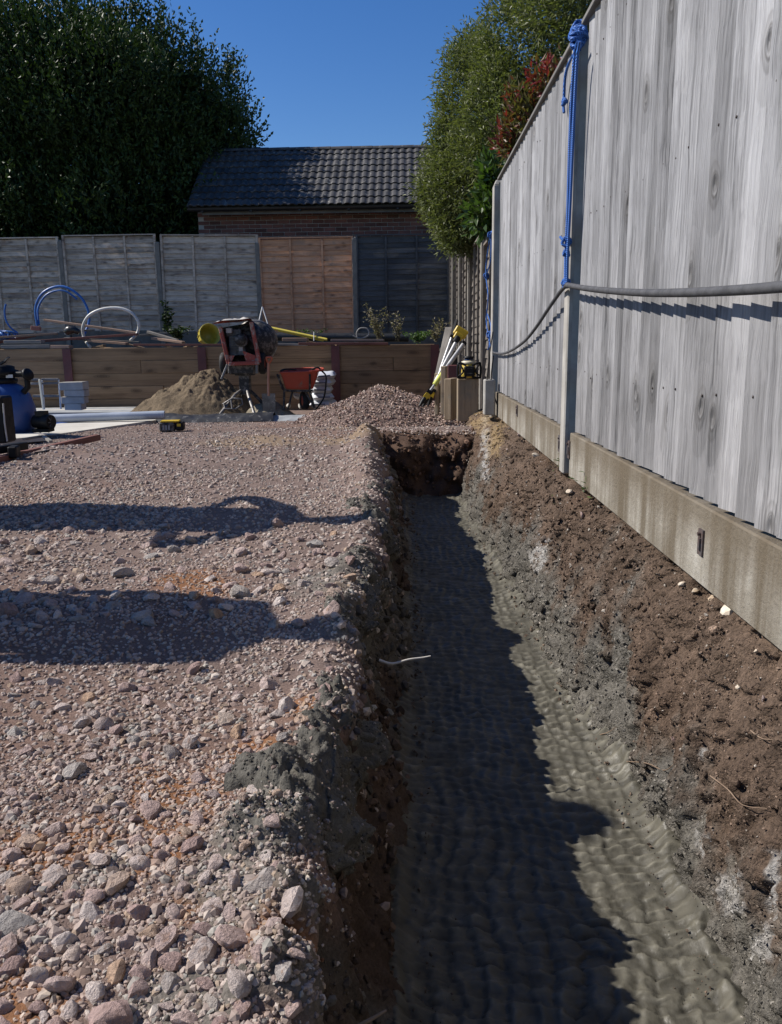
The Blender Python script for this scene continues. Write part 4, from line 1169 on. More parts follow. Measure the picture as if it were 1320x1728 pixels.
# tall narrow-leaved shrub over the side fence
def blob(px, py, rx, ry, Y, dep, n):
    c = at(px, py, Y); return ((c.x, c.y, c.z), (at(px + rx, py, Y).x - c.x, dep, abs(at(px, py - ry, Y).z - c.z)), n)
wil = [blob(795, 320, 78, 96, 10.2, .8, 2200), blob(800, 180, 62, 110, 10.4, .7, 1700), blob(905, 115, 105, 140, 9.6, .9, 2400), blob(975, 20, 85, 95, 8.6, .8, 1200), blob(850, 250, 82, 130, 9.6, .9, 2100), blob(762, 250, 38, 60, 10.3, .4, 500), blob(795, 95, 28, 40, 10.5, .3, 260), blob(880, 330, 70, 90, 9.6, .8, 1200), blob(735, 320, 30, 50, 10.2, .3, 300), blob(775, 395, 38, 30, 10.0, .35, 420), ((1.75, 9.9, 1.75), (.75, 1.3, .75), 800), ((1.65, 8.4, 1.75), (.6, .8, .7), 500)]
wb_ = at(880, 560, 9.9)
shr = thing('willow_leaved_shrub', (1.45, 9.9, .15), 'tall narrow-leaved olive green shrub leaning over the side fence', 'shrub')
trunk_and_limbs(shr, (1.45, 9.9, .15), (at(850, 150, 9.9).x, 9.9, at(850, 150, 9.9).z), .09, 12, 8, .8)
B, D, L, W, T = sprays(wil, 0, 7, .30, .085, .017, 61, up=.45, bump=.22, spread=.8)
foliage('crown', M_leafW, shr, B - np.array(shr.location), D, L, W, T, seed=62, droop=.25)
red = [blob(890, 195, 32, 42, 6.9, .28, 95), blob(925, 150, 24, 28, 6.7, .25, 55), blob(862, 245, 18, 26, 7.1, .2, 55)]
rs = thing('red_leaved_shrub', (1.15, 6.9, .15), 'shrub with crimson and bronze new leaves showing over the pale fence top', 'shrub')
trunk_and_limbs(rs, (1.15, 6.9, .15), (1.08, 6.9, 2.2), .035, 6, 9, .3)
B, D, L, W, T = sprays(red, 0, 8, .20, .10, .028, 71, up=.5, bump=.25)
T = np.clip(sstep(.44, .80, T + .3 * fbm(B, 4, 3, 77)), 0, 1)
foliage('crown', M_leafR, rs, B - np.array(rs.location), D, L, W, T, seed=72)
gr_ = [blob(822, 355, 22, 34, 7.9, .25, 90), blob(835, 300, 20, 30, 7.9, .2, 60)]
gs = thing('broad_leaved_shrub', (1.05, 7.9, .15), 'bright green broad-leaved shrub at the far end of the pale fence', 'shrub')
trunk_and_limbs(gs, (1.05, 7.9, .15), (.98, 7.9, 1.7), .03, 4, 10, .25)
B, D, L, W, T = sprays(gr_, 0, 8, .2, .13, .05, 81, up=.3)
foliage('crown', M_leafG, gs, B - np.array(gs.location), D, L, W, T, seed=82)

# ------------------------------------------------------------------ retaining wall of treated sleepers between red steel posts
M_sleeper = wood('treated_sleeper', (.20, .115, .060), (.41, .265, .145), along=0, grain=45, stretch=.04, knots=.9, knot_scale=4.5, knot_col=(.05, .03, .018), var=.3, rough=.8, knot_axis=1)
M_oxide = simple('red_oxide_steel', (.13, .035, .032), (.08, .025, .025), 6, .6, .2, 50)
YR = 12.2
wx = [at(px, 640, YR).x for px in (-330, -105, 120, 345, 568, 734)]
zt_ = at(400, 584, YR).z
rw = thing('retaining_wall', ((wx[0] + wx[-1]) / 2, YR, -.3), 'retaining wall of brown timber planks slotted between dark red steel posts', 'retaining wall')
rn = random.Random(17)
plank_me = _one(MB().box((0, 0, 0), (1.0, .09, .1885)), 'plank', M_sleeper)
bm = bmesh.new(); bm.from_mesh(plank_me); bmesh.ops.bevel(bm, geom=list(bm.edges), offset=.005, segments=1, affect='EDGES'); bm.to_mesh(plank_me); bm.free()
for i in range(5):
    x0, x1 = wx[i], wx[i + 1]
    for k in range(6):
        zc = zt_ - .098 - k * .190
        def put(xa, xb):
            o = bpy.data.objects.new('plank', plank_me); link(o, rw); o.location = ((xa + xb) / 2 - rw.location.x, rn.uniform(-.006, .006), zc + .3 + rn.uniform(-.002, .002)); o.scale = (xb - xa - .006, 1, 1)
        if i in (2, 4) and k in (1, 3) or (i == 3 and k == 2):
            xm = x0 + (x1 - x0) * rn.uniform(.35, .7); put(x0, xm); put(xm, x1)
        else: put(x0, x1)
def hpost(x):
    m = MB(); h = zt_ - .01 + .3
    m.box((x, -.075, h / 2), (.125, .012, h)); m.box((x, .075, h / 2), (.125, .012, h)); m.box((x, 0, h / 2), (.010, .138, h - .01))
    return m
for x in wx: hpost(x - rw.location.x).build('post', M_oxide, rw)

# ------------------------------------------------------------------ loose boards and offcuts on the terrace
M_plank_grey = wood('old_plank', (.16, .14, .12), (.36, .33, .29), along=1, grain=50, knots=.3, var=.35)
M_plank_red = wood('red_stained_plank', (.14, .05, .04), (.27, .12, .09), along=1, grain=50, knots=.2, var=.3)
M_plank_tan = wood('tan_plank', (.25, .15, .10), (.46, .31, .22), along=1, grain=50, knots=.3, var=.25)
def plank(a, b, w, h, mat, label, name='timber_plank', cat='plank', group='loose timber on the terrace'):
    a, b = Vector(a), Vector(b); d = b - a; c = (a + b) / 2
    o = MB().bar((0, -d.length / 2, 0), (0, d.length / 2, 0), w, h).build(name, mat, None, min(w, h) * .08)
    o.location = c; o.rotation_euler = d.to_track_quat('Y', 'Z').to_euler()
    return tag(o, label, cat, group)
def pp(px, py, Y): return at(px, py, Y)
plank(pp(75, 540, 13.2), pp(232, 562, 12.9), .05, .035, M_plank_tan, 'thin tan batten propped up at its left end on the timber heap')
plank(pp(-40, 572, 12.6), pp(97, 563, 12.9), .14, .03, M_plank_tan, 'tan board with a pale top on the left of the timber heap')
plank(pp(62, 576, 12.5), pp(232, 564, 12.6), .12, .035, M_plank_red, 'long dark red board rising to the right in front of the white pipe hoop')
plank(pp(110, 571, 12.75), pp(236, 578, 12.7), .10, .03, M_plank_grey, 'grey board under the long dark red board')
plank(pp(10, 577, 12.25), pp(73, 577, 12.25), .15, .05, M_plank_grey, 'upper short grey sleeper offcut on the wall top at the left')
plank(pp(6, 585, 12.2), pp(88, 584, 12.2), .17, .045, M_plank_grey, 'lower short grey sleeper offcut on the wall top at the left')
plank(pp(88, 585, 12.21), pp(120, 585, 12.21), .16, .045, M_plank_tan, 'short tan offcut at the right of the grey sleeper offcuts')
plank(pp(-30, 583, 12.9), pp(60, 566, 13.1), .12, .04, M_plank_red, 'dark red board at the far left of the heap')
plank(pp(228, 582, 12.25), pp(378, 582, 12.22), .16, .030, M_plank_red, 'red-brown capping board left of the cement mixer', group='capping boards on the retaining wall')
plank(pp(440, 580, 12.2), pp(520, 582, 12.22), .16, .030, M_plank_grey, 'grey capping board just right of the cement mixer', group='capping boards on the retaining wall')
plank(pp(505, 580, 12.21), pp(655, 580, 12.2), .16, .034, M_plank_red, 'long red-brown capping board above the wheelbarrow', group='capping boards on the retaining wall')
plank(pp(560, 574, 12.35), pp(648, 574, 12.3), .18, .03, M_plank_grey, 'grey board lying on the capping above the gravel heap', group='capping boards on the retaining wall')
plank(pp(478, 573, 12.5), pp(520, 573, 12.5), .2, .05, M_plank_tan, 'short pale block on the terrace under the yellow prop', group='loose timber on the terrace')
plank(pp(250, 560, 13.0), pp(300, 575, 12.8), .07, .04, M_plank_grey, 'grey stick slanting down beside the yellow tub')
plank(pp(258, 571, 12.8), pp(310, 578, 12.6), .09, .035, M_plank_tan, 'tan stick on the ground beside the yellow tub')
plank(pp(235, 566, 13.0), pp(283, 562, 13.1), .08, .03, M_plank_grey, 'weathered slat flat on the terrace near the ivy')
plank(pp(150, 575, 12.55), pp(215, 580, 12.4), .10, .035, M_plank_tan, 'tan offcut poking out below the white pipe hoop')
plank(pp(100, 560, 13.1), pp(160, 557, 13.3), .12, .03, M_plank_grey, 'grey board at the back of the timber heap')
rq = random.Random(44)
for k in range(16):
    px = rq.choice([rq.uniform(0, 60), rq.uniform(100, 230), rq.uniform(240, 335), rq.uniform(450, 600)]); Y_ = rq.uniform(12.7, 14.3); L_ = rq.uniform(.25, .7); a_ = rq.gauss(0, .5)
    c_ = at(px, 572, Y_); c_.z = .66 + rq.uniform(0, .05)
    d_ = Vector((math.cos(a_) * L_ / 2, math.sin(a_) * L_ / 2, rq.gauss(0, .05)))
    plank(c_ - d_, c_ + d_, rq.uniform(.04, .1), rq.uniform(.02, .04), M_sleeper, 'short dark offcut lying among the timber and weeds on the terrace', 'timber_offcut', 'offcut', 'dark offcuts lying about the terrace')
M_redbrick = simple('loose_brick', (.36, .17, .13), (.25, .11, .09), 6, .9, .4, 60)
o = MB().box((0, 0, 0), (.13, .2, .065)).build('brick', M_redbrick, None, .005); c = pp(61, 554, 12.9); o.location = c; o.rotation_euler = (0, .1, .3); tag(o, 'single red brick on top of the timber heap', 'brick')
MB_ = MB(); MB_.tube(smooth_path([(-.1, 0, 0), (-.05, .01, .05), (.04, 0, .055), (.11, 0, .01)], 4), [.04, .05, .06, .06, .07, .07, .07, .06, .06, .05, .05, .04, .03], 8)
o = MB_.build('plastic_bag', simple('black_plastic', (.012, .012, .013), None, 5, .35, .5, 25), None); o.location = pp(122, 563, 12.6); tag(o, 'crumpled black plastic bag on the timber heap', 'bag')

def hoop(name, pts, r, mat, label, Yl, group):
    P = smooth_path([at(px, py, Yl + dy) for px, py, dy in pts], 6)
    o = MB().tube(P, r, 8).build(name, mat, None, off=P[0]); o.location = P[0]
    return tag(o, label, 'pipe', group)
M_bluepipe = simple('blue_pipe', (.03, .14, .42), (.02, .09, .30), 4, .4, .05)
M_whitepipe = simple('white_pipe', (.62, .60, .54), (.45, .44, .40), 6, .45, .05)
M_block_grey = simple('dull_hose', (.30, .29, .27), (.2, .19, .18), 6, .6, .1)
G_h = 'plastic pipes looped on the terrace'
hoop('water_pipe', [(63, 550, 0), (60, 520, 0), (70, 497, 0), (90, 485, 0), (112, 485, 0), (135, 500, 0), (148, 522, 0), (150, 545, 0), (140, 570, -.1)], .021, M_bluepipe, 'blue plastic pipe arching in a hoop in front of the grey panels', 13.6, G_h)
hoop('water_pipe', [(10, 513, 0), (8, 525, 0), (10, 540, 0), (18, 553, 0), (30, 562, 0)], .016, M_bluepipe, 'thin blue pipe end standing at the far left of the terrace', 13.6, G_h)
hoop('water_pipe', [(66, 548, 0), (64, 522, .1), (76, 500, .1), (94, 491, .1), (112, 492, .1), (130, 505, .1)], .016, M_bluepipe, 'second blue pipe nested inside the blue hoop', 13.6, G_h)
hoop('flexible_conduit', [(152, 585, -.3), (143, 572, 0), (140, 552, 0), (150, 533, 0), (172, 522, 0), (200, 520, 0), (222, 528, 0), (234, 545, 0), (232, 562, 0), (220, 575, -.1)], .024, M_whitepipe, 'white plastic pipe bent in a hoop over the timber heap', 12.8, G_h)
m = MB(); knot(m, (0, 0, 0), .16, .016, 41, 5); o = m.build('coiled_pipe', M_bluepipe, None); o.location = pp(8, 566, 13.0); o.scale = (1.3, 1, .5); tag(o, 'tangled coil of blue pipe at the left end of the terrace', 'pipe', G_h)
hoop('garden_hose', [(595, 566, 0), (608, 571, 0), (622, 566, 0), (620, 555, 0), (608, 554, 0), (602, 562, 0), (604, 572, 0)], .010, M_block_grey, 'small loop of pale hose on the wall top in front of the dry weeds', 12.5, None)
M_drain = simple('black_drain_pipe', (.016, .018, .02), None, 6, .5, .1)
a, b = at(436, 568, 14.9), at(690, 570, 14.9)
o = MB().tube([Vector((0, 0, 0)), b - a], .075, 16).build('drain_pipe', M_drain, None); o.location = a; tag(o, 'long black drain pipe lying along the foot of the back fence', 'pipe')

# yellow flexible tub lying on its side
M_yellow = simple('yellow_plastic', (.60, .48, .06), (.45, .36, .05), 5, .45, .1)
tb = thing('rubble_tub', at(350, 567, 12.9), 'yellow ribbed plastic tub lying on its side left of the mixer', 'tub', rot=(math.radians(78), 0, math.radians(35)))
m = MB(); m.lathe([(.0, -.13), (.11, -.13), (.14, -.02), (.165, .11), (.172, .11), (.172, .125), (.158, .125), (.135, -.02), (.10, -.115), (0, -.115)], 24); m.build('body', M_yellow, tb)
for k in range(12):
    a = 2 * PI * k / 12
    MB().tube([(math.cos(a) * .118, math.sin(a) * .118, -.12), (math.cos(a) * .147, math.sin(a) * .147, -.02), (math.cos(a) * .170, math.sin(a) * .170, .10)], .006, 5).build('rib', M_yellow, tb)
MB().tube(smooth_path([(.16, -.05, .12), (.20, -.03, .15), (.20, .03, .15), (.16, .05, .12)], 4), .01, 6).build('handle', M_yellow, tb)

# yellow and white prop leaning behind the mixer
pr = thing('steel_prop', at(555, 574, 12.9), 'yellow tubular prop with a white forked bracket leaning behind the mixer', 'prop')
off = pr.location.copy()
M_wpaint = simple('white_paint', (.62, .62, .60), (.45, .45, .44), 8, .5, .15)
MB().tube([at(552, 573, 12.9), at(447, 551, 13.2)], .021, 8).build('tube', M_yellow, pr, off=off)
MB().tube([at(546, 575, 12.95), at(470, 558, 13.15)], .014, 8).build('lower_tube', M_yellow, pr, off=off)
m = MB(); m.tube([at(450, 552, 13.2), at(432, 546, 13.25)], .017, 8); m.tube([at(436, 548, 13.2), at(443, 518, 13.3)], .011, 6); m.tube([at(443, 518, 13.3), at(452, 546, 13.2)], .011, 6); m.tube([at(452, 546, 13.2), at(446, 558, 13.1)], .011, 6); m.build('bracket', M_wpaint, pr, off=off)
m = MB(); m.tube([at(530, 575, 12.9), at(530, 560, 12.95)], .008, 6); m.build('pin', M_wpaint, pr, off=off)

# ------------------------------------------------------------------ weeds
M_dry = leafmat('dry_weed_leaf', (.14, .12, .08), (.26, .23, .16), .8, .2, .2)
M_weed = leafmat('weed_leaf', (.04, .08, .02), (.09, .15, .04), .6, .25, .3)
M_stem = simple('weed_stem', (.16, .13, .08), None, 5, .9, .1)
def weed(name, base, stems, h, spread, leafn, ll, lw, mat, label, seed, cat='weed', group=None, stem_r=.004):
    r = random.Random(seed); root = thing(name, base, label, cat, group)
    m = MB(); B, D, L, W, T = [], [], [], [], []
    for s in range(stems):
        a = r.uniform(0, 2 * PI); hh = h * r.uniform(.5, 1.0); sp = spread * r.uniform(.2, 1)
        pts = smooth_path([(r.gauss(0, .02), r.gauss(0, .02), 0), (math.cos(a) * sp * .4, math.sin(a) * sp * .4, hh * .5), (math.cos(a) * sp + r.gauss(0, .03), math.sin(a) * sp, hh)], 4)
        m.tube(pts, [stem_r * (1.2 - .9 * i / (len(pts) - 1)) for i in range(len(pts))], 5)
        for k in range(leafn):
            f = r.uniform(.25, 1.0); p = pts[int(f * (len(pts) - 1))]
            B.append(tuple(p + Vector((r.gauss(0, .015), r.gauss(0, .015), r.gauss(0, .02))))); D.append((r.gauss(0, 1), r.gauss(0, 1), r.uniform(-.3, 1)))
            L.append(ll * r.uniform(.5, 1.3)); W.append(lw * r.uniform(.6, 1.2)); T.append(r.random())
    m.build('stems', M_stem, root)
    foliage('leaves', mat, root, np.array(B), np.array(D), np.array(L), np.array(W), np.array(T), seed=seed)
    return root
GW = 'weeds growing along the terrace'
weed('dry_weed', at(640, 576, 13.6), 13, .66, .32, 26, .055, .03, M_dry, 'tall dry grey weed in front of the dark slate panel', 21, group=GW)
weed('dry_weed', at(672, 576, 13.6), 8, .50, .2, 22, .05, .028, M_dry, 'shorter dry weed to the right of the tallest one', 22, group=GW)
weed('green_weed', at(705, 577, 13.4), 16, .16, .28, 22, .06, .03, M_weed, 'low green weeds spilling over the wall top right of the dry weeds', 23, group=GW)
weed('green_weed', at(735, 577, 14.0), 9, .42, .2, 24, .06, .028, M_dry, 'straggly weed in the corner by the side fence', 24, group=GW)
weed('climbing_weed', at(283, 560, 15.6), 6, .62, .12, 30, .08, .05, M_leafL, 'dark climbing weed on the post behind the mixer', 25, group=GW)
weed('green_weed', at(300, 572, 13.6), 14, .2, .3, 20, .07, .04, M_leafL, 'dark low weeds under the back fence left of the yellow tub', 26, group=GW)
weed('green_weed', at(520, 570, 15.2), 10, .16, .5, 16, .06, .03, M_weed, 'low weeds along the foot of the orange-brown panel', 27, group=GW)
for (px, py, s) in ((995, 833, 1), (957, 785, .7), (958, 863, .8)):
    p = onx(px, py, .70)
    weed('grass_tuft', p, 7, .035 * s * 1.5, .03, 5, .03, .006, M_weed, {995: 'small green tuft under the nearest gravel board', 957: 'small green tuft at the foot of the roped post', 958: 'small green seedling on the earth bank'}[px], int(px), 'weed', 'small green tufts on the earth bank', .0012)

# ------------------------------------------------------------------ heaps
def heap(name, c, rx, ry, h, mat, label, cat, seed, amp=.06, colf=None, n=110, sharp=1.0, peak=(0, 0)):
    X, Y = np.meshgrid(np.linspace(-1.15, 1.15, n), np.linspace(-1.15, 1.15, n)); x, y = X.ravel(), Y.ravel()
    P = np.stack([x * rx, y * ry, x * 0 + seed], -1)
    wob = fbm(P, 1.6 / max(rx, ry), 3, seed) * .22
    d = np.hypot(x - peak[0] * (1 - np.hypot(x, y)), y - peak[1] * (1 - np.hypot(x, y))) + wob
    z = h * np.clip(1 - d ** sharp, -.12, 1)
    z = np.where(z > .9 * h, .9 * h + (z - .9 * h) * .5, z)
    z = z + (fbm(P, 5, 4, seed + 2) * amp + fbm(P, 18, 4, seed + 3, .65) * amp * .6) * np.clip(z / h + .1, 0, 1)
    z = z + gz(x * rx + c[0], y * ry + c[1]) - c[2]
    col = colf(P) if colf else None
    V = np.stack([x * rx, y * ry, z], -1)
    o = obj_np(name, V, grid_faces(n, n), mat, None, col, True); o.location = c
    return tag(o, label, cat), V
M_sand = tinted('damp_sand', .95, 50, .45, 1.0, 70, .012, .15)
def sandcol(P): return np.clip(np.array([.17, .128, .082]) * (1 + .35 * fbm(P, 4, 4, 131) + .3 * fbm(P, 25, 3, 132))[:, None], .02, 1)
def gnd(px, py, Y): w = at(px, py, Y); return Vector((w.x, Y, float(gz(np.array([w.x]), np.array([Y]))[0])))
sc0 = gnd(330, 690, 11.15)
sand, Vs_ = heap('sand_heap', sc0, 1.08, .72, .70, M_sand, 'heap of damp tan building sand left of the cement mixer', 'sand heap', 141, .13, sandcol, 150, 1.0, (.15, .1))
gc0 = gnd(652, 700, 9.75)
ghp, Vg_ = heap('gravel_heap', gc0, 1.16, .9, .46, M_ground, 'heap of pinkish crushed gravel in front of the retaining wall', 'gravel heap', 142, .04, lambda P: np.clip(PINK * .8 * (1 + .3 * fbm(P, 8, 3, 133))[:, None], .02, 1), 110, 1.15, (-.1, 0))
r = np.random.default_rng(143)
ok = np.where(np.hypot(Vg_[:, 0] / 1.0, Vg_[:, 1] / .9) < 1.25)[0]
pk = ok[r.integers(0, len(ok), 6500)]
o = scatter('gravel', V_OCT, Vg_[pk] + r.normal(0, .012, (6500, 3)) * np.array([1, 1, .6]) + np.array([0, 0, .008]), r.uniform(.016, .044, 6500), stone_cols(6500, r) * np.array([1.0, .90, .87]) * r.uniform(.7, 1.05, (6500, 1)), M_stone, ghp, tilt=1.2, seed=144); tag(o, kind='stuff')
mc = gnd(455, 692, 11.0)
mort, _ = heap('mortar_heap', mc, .42, .4, .28, M_sand, 'small lumpy heap of pale mortar beside the spade', 'mortar heap', 145, .05, lambda P: np.clip(np.array([.30, .26, .19]) * (1 + .4 * fbm(P, 9, 4, 134))[:, None], .02, 1), 60)
M_rubble = simple('pale_rubble', (.50, .48, .44), (.34, .32, .29), 5, .85, .4, 20)
rn = random.Random(66)
M_sack = simple('torn_sack', (.62, .62, .62), (.40, .42, .46), 5, .55, .3, 20)
for i, (px, py, s, lab) in enumerate(((500, 668, .10, 'crumpled pale sack behind the wheelbarrow wheel'), (487, 684, .07, 'pale rubble lump by the left leg of the wheelbarrow'), (507, 686, .06, 'pale rubble lump left of the barrow wheel'), (528, 686, .07, 'pale rubble lump right of the barrow wheel'), (462, 679, .08, 'slab of pale broken mortar by the spade'))):
    o = bpy.data.objects.new('rubble_lump', stone_protos[i].copy()); link(o); o.data.materials.clear(); o.data.materials.append(M_sack if i == 0 else M_rubble)
    o.location = at(px, py, 11.25); o.scale = (s * 1.5, s * 1.2, s * 1.7); o.rotation_euler = (rn.random(), rn.random(), rn.random() * 6); tag(o, lab, 'rubble', 'pale rubble beside the wheelbarrow')

# ------------------------------------------------------------------ cement mixer on its stand
M_mixred = simple('mixer_red', (.32, .055, .035), (.20, .04, .03), 6, .55, .15, 40, 0, .4, dirt=(.30, .26, .22), dirt_at=.57)
M_mixdark = simple('mixer_dark', (.045, .043, .042), (.025, .025, .025), 8, .7, .4, 30, .2, .4, dirt=(.17, .155, .14), dirt_at=.55)
M_crust = simple('dried_cement', (.50, .47, .43), (.32, .30, .28), 9, .95, .8, 25)
M_rubber = simple('black_rubber', (.018, .018, .018), None, 10, .8, .3, 50)
M_steel = simple('dull_steel', (.22, .21, .20), (.10, .095, .09), 12, .55, .2, 60, .6, .5, dirt=(.36, .33, .30), dirt_at=.62)
M_engine = simple('engine_grey', (.20, .21, .23), (.05, .05, .055), 14, .5, .3, 50, .5)
YM = 10.9
base = gnd(413, 690, YM)
mx = thing('cement_mixer', base, 'red cement mixer with its engine cover open, on a tripod stand', 'cement mixer')
def mp_(px, py, dy=0.0): return at(px, py, YM + dy) - base
# engine housing: a leaning open box
fr = [(372, 552), (424, 543), (438, 612), (386, 614)]
m = MB()
for a, b in ((0, 3), (1, 2)): m.bar(mp_(*fr[a], -.22), mp_(*fr[b], -.22), .05, .05, (0, 1, 0))
m.bar(mp_(*fr[3], -.22), mp_(*fr[2], -.22), .05, .07, (0, 1, 0))
m.build('housing_frame', M_mixred, mx, .006)
def panel(mb, pts, th=.012):
    pts = [Vector(p) for p in pts]; n = (pts[1] - pts[0]).cross(pts[2] - pts[0]).normalized() * th
    k = len(pts); mb.add(pts + [p + n for p in pts], [tuple(range(k))[::-1], tuple(range(k, 2 * k))] + [(i, (i + 1) % k, k + (i + 1) % k, k + i) for i in range(k)])
m = MB(); panel(m, [mp_(*fr[0], -.2), mp_(*fr[3], -.2), mp_(*fr[3], .18), mp_(*fr[0], .18)]); panel(m, [mp_(*fr[1], -.2), mp_(*fr[2], -.2), mp_(*fr[2], .18), mp_(*fr[1], .18)]); panel(m, [mp_(*fr[3], -.2), mp_(*fr[2], -.2), mp_(*fr[2], .18), mp_(*fr[3], .18)])
m.build('housing_sides', M_mixred, mx)
m = MB(); panel(m, [mp_(374, 553, .19), mp_(426, 544, .19), mp_(438, 612, .19), mp_(386, 614, .19)]); m.build('housing_back', M_mixdark, mx)
m = MB(); panel(m, [mp_(385, 600, -.23), mp_(396, 600, -.23), mp_(390, 612, -.23)]); panel(m, [mp_(410, 592, -.23), mp_(431, 600, -.23), mp_(434, 612, -.23), mp_(416, 612, -.23)]); m.build('gusset', M_mixred, mx)
lid = MB(); panel(lid, [mp_(358, 547, -.30), mp_(372, 541, -.30), mp_(422, 538, -.30), mp_(426, 541, .2), mp_(372, 544, .2)], .02); lid = lid.build('cover', M_mixred, mx)
nx_, ny_ = 30, 14
q00, q10, q01, q11 = mp_(359, 545, -.29), mp_(423, 537, -.29), mp_(371, 543, .18), mp_(425, 540, .18)
Vc_ = []
for i in range(ny_):
    for k in range(nx_):
        u_, w_ = k / (nx_ - 1), i / (ny_ - 1)
        p = (q00 * (1 - u_) + q10 * u_) * (1 - w_) + (q01 * (1 - u_) + q11 * u_) * w_
        Vc_.append(p)
Vc_ = np.array([tuple(v) for v in Vc_]); e_ = np.minimum(1, 6 * np.minimum.reduce([np.tile(np.linspace(0, 1, nx_), ny_), 1 - np.tile(np.linspace(0, 1, nx_), ny_), np.repeat(np.linspace(0, 1, ny_), nx_) + .05, 1.05 - np.repeat(np.linspace(0, 1, ny_), nx_)]))
Vc_[:, 2] += np.maximum(-.004, .012 + fbm(Vc_, 7, 4, 172) * .05) * e_
obj_np('cement_crust', Vc_, grid_faces(ny_, nx_), M_crust, lid, None, True)
rn = random.Random(12)
eng = MB(); eng.box(mp_(403, 583, .02), (.22, .2, .26)); eng.lathe([(0, -.06), (.09, -.06), (.09, .05), (.05, .06), (0, .06)], 16, Matrix.Translation(mp_(408, 575, -.12)) @ Matrix.Rotation(PI / 2, 4, 'X')); eng.box(mp_(396, 562, .0), (.2, .14, .1))
e_ = eng.build('engine', M_engine, mx, .008)
m = MB(); m.lathe([(0, -.03), (.075, -.03), (.08, .02), (0, .03)], 18, Matrix.Translation(mp_(406, 573, -.19)) @ Matrix.Rotation(PI / 2, 4, 'X')); m.build('recoil_starter', M_mixdark, e_)
m = MB(); m.box(mp_(387, 558, -.16), (.07, .06, .06)); m.box(mp_(407, 588, -.15), (.05, .04, .07)); m.build('air_filter', M_crust, e_)
m = MB()
for k in range(6): m.box(mp_(397, 570 + k * 4.2, -.10), (.11, .03, .008))
m.build('cooling_fins', M_steel, e_)
# drum: big bowl turned away to the right and back
dM = Matrix.Translation(mp_(432, 576, .33)) @ Matrix.Rotation(math.radians(-14), 4, 'Y') @ Matrix.Rotation(math.radians(-72), 4, 'X')
m = MB(); m.lathe([(0, -.30), (.13, -.30), (.25, -.20), (.285, -.06), (.285, .04), (.20, .24), (.17, .27), (.155, .27), (.19, .22), (.27, .03), (.27, -.06), (.23, -.19), (0, -.27)], 32, dM); dr = m.build('drum', M_mixdark, mx)
m = MB(); m.lathe([(.285, -.03), (.30, -.02), (.30, .01), (.285, .02)], 32, dM); m.build('ring_gear', M_steel, dr)
# yoke, wheels and body under the housing
m = MB(); m.box(mp_(411, 622, .02), (.36, .34, .14)); m.build('gearbox', M_mixdark, mx, .02)
m = MB(); m.bar(mp_(385, 613, -.2), mp_(374, 640, -.22), .03, .03, (0, 1, 0)); m.bar(mp_(434, 604, -.22), mp_(434, 630, -.22), .035, .05, (0, 1, 0)); m.build('handle', M_steel, mx, .005)
for px in (379, 443):
    W_ = thing_w = MB()
    Mw = Matrix.Translation(mp_(px, 613, .08)) @ Matrix.Rotation(PI / 2, 4, 'Y') @ Matrix.Rotation(.0, 4, 'X')
    W_.lathe([(.075, -.04), (.12, -.045), (.142, -.03), (.146, 0), (.142, .03), (.12, .045), (.075, .04)], 28, Mw); w_ = W_.build('wheel', M_rubber, mx)
    MB().lathe([(0, -.03), (.08, -.03), (.08, .03), (0, .03)], 20, Mw).build('rim', M_mixred, w_)
# stand
m = MB(); m.box(mp_(414, 648, 0), (.14, .14, .28)); m.box(mp_(414, 632, 0), (.24, .2, .02)); stand = m.build('stand', M_mixdark, mx, .006)
for px, py, dy, nm in ((366, 691, -.42, 0), (431, 691, -.45, 0), (463, 690, .05, 0), (404, 688, .3, 0)):
    m = MB(); m.tube([mp_(412 if px < 420 else 417, 655, 0), mp_((px + 2 * 413) / 3, 666, dy * .4), Vector((mp_(px, py, dy).x, dy, .02 + float(gz(np.array([base.x]), np.array([YM + dy]))[0]) - base.z))], .022, 8); m.build('stand_leg', M_steel if px in (366, 431) else M_mixdark, mx)
m = MB(); m.tube([mp_(376, 682, -.3), mp_(392, 672, -.3), mp_(408, 673, -.3), mp_(410, 682, -.3), mp_(398, 690, -.34), mp_(380, 690, -.35)], .012, 6); m.tube([mp_(380, 690, -.35), mp_(378, 680, -.3)], .012, 6); m.tube([mp_(392, 690, -.35), mp_(390, 674, -.3)], .012, 6); m.build('foot_pedal', M_steel, mx)

# ------------------------------------------------------------------ wheelbarrow, spade, cement bags
M_barrow = simple('barrow_red', (.42, .06, .03), (.30, .05, .03), 4, .5, .1, 40, 0, .4, dirt=(.20, .12, .09), dirt_at=.66)
YWB = 11.05; base = gnd(508, 692, YWB)
wbw = thing('wheelbarrow', base, 'red wheelbarrow with black tubular frame beside the cement bags', 'wheelbarrow')
def wp(px, py, dy=0.0): return at(px, py, YWB + dy) - base
top = [wp(473, 629, -.25), wp(536, 626, -.28), wp(541, 621, .32), wp(482, 623, .35)]
bot = [wp(483, 657, -.16), wp(528, 657, -.16), wp(529, 655, .16), wp(484, 655, .18)]
m = MB()
inn_t = [p + (sum(top, Vector()) / 4 - p) * .05 for p in top]; inn_b = [p + (sum(bot, Vector()) / 4 - p) * .08 + Vector((0, 0, .012)) for p in bot]
V = top + bot + inn_t + inn_b
F = [(i, (i + 1) % 4, 4 + (i + 1) % 4, 4 + i) for i in range(4)] + [(4, 5, 6, 7)] + [(8 + (i + 1) % 4, 8 + i, 12 + i, 12 + (i + 1) % 4) for i in range(4)] + [(12, 13, 14, 15)] + [(i, 8 + i, 8 + (i + 1) % 4, (i + 1) % 4) for i in range(4)]
m.add(V, F); tray = m.build('tray', M_barrow, wbw, .012)
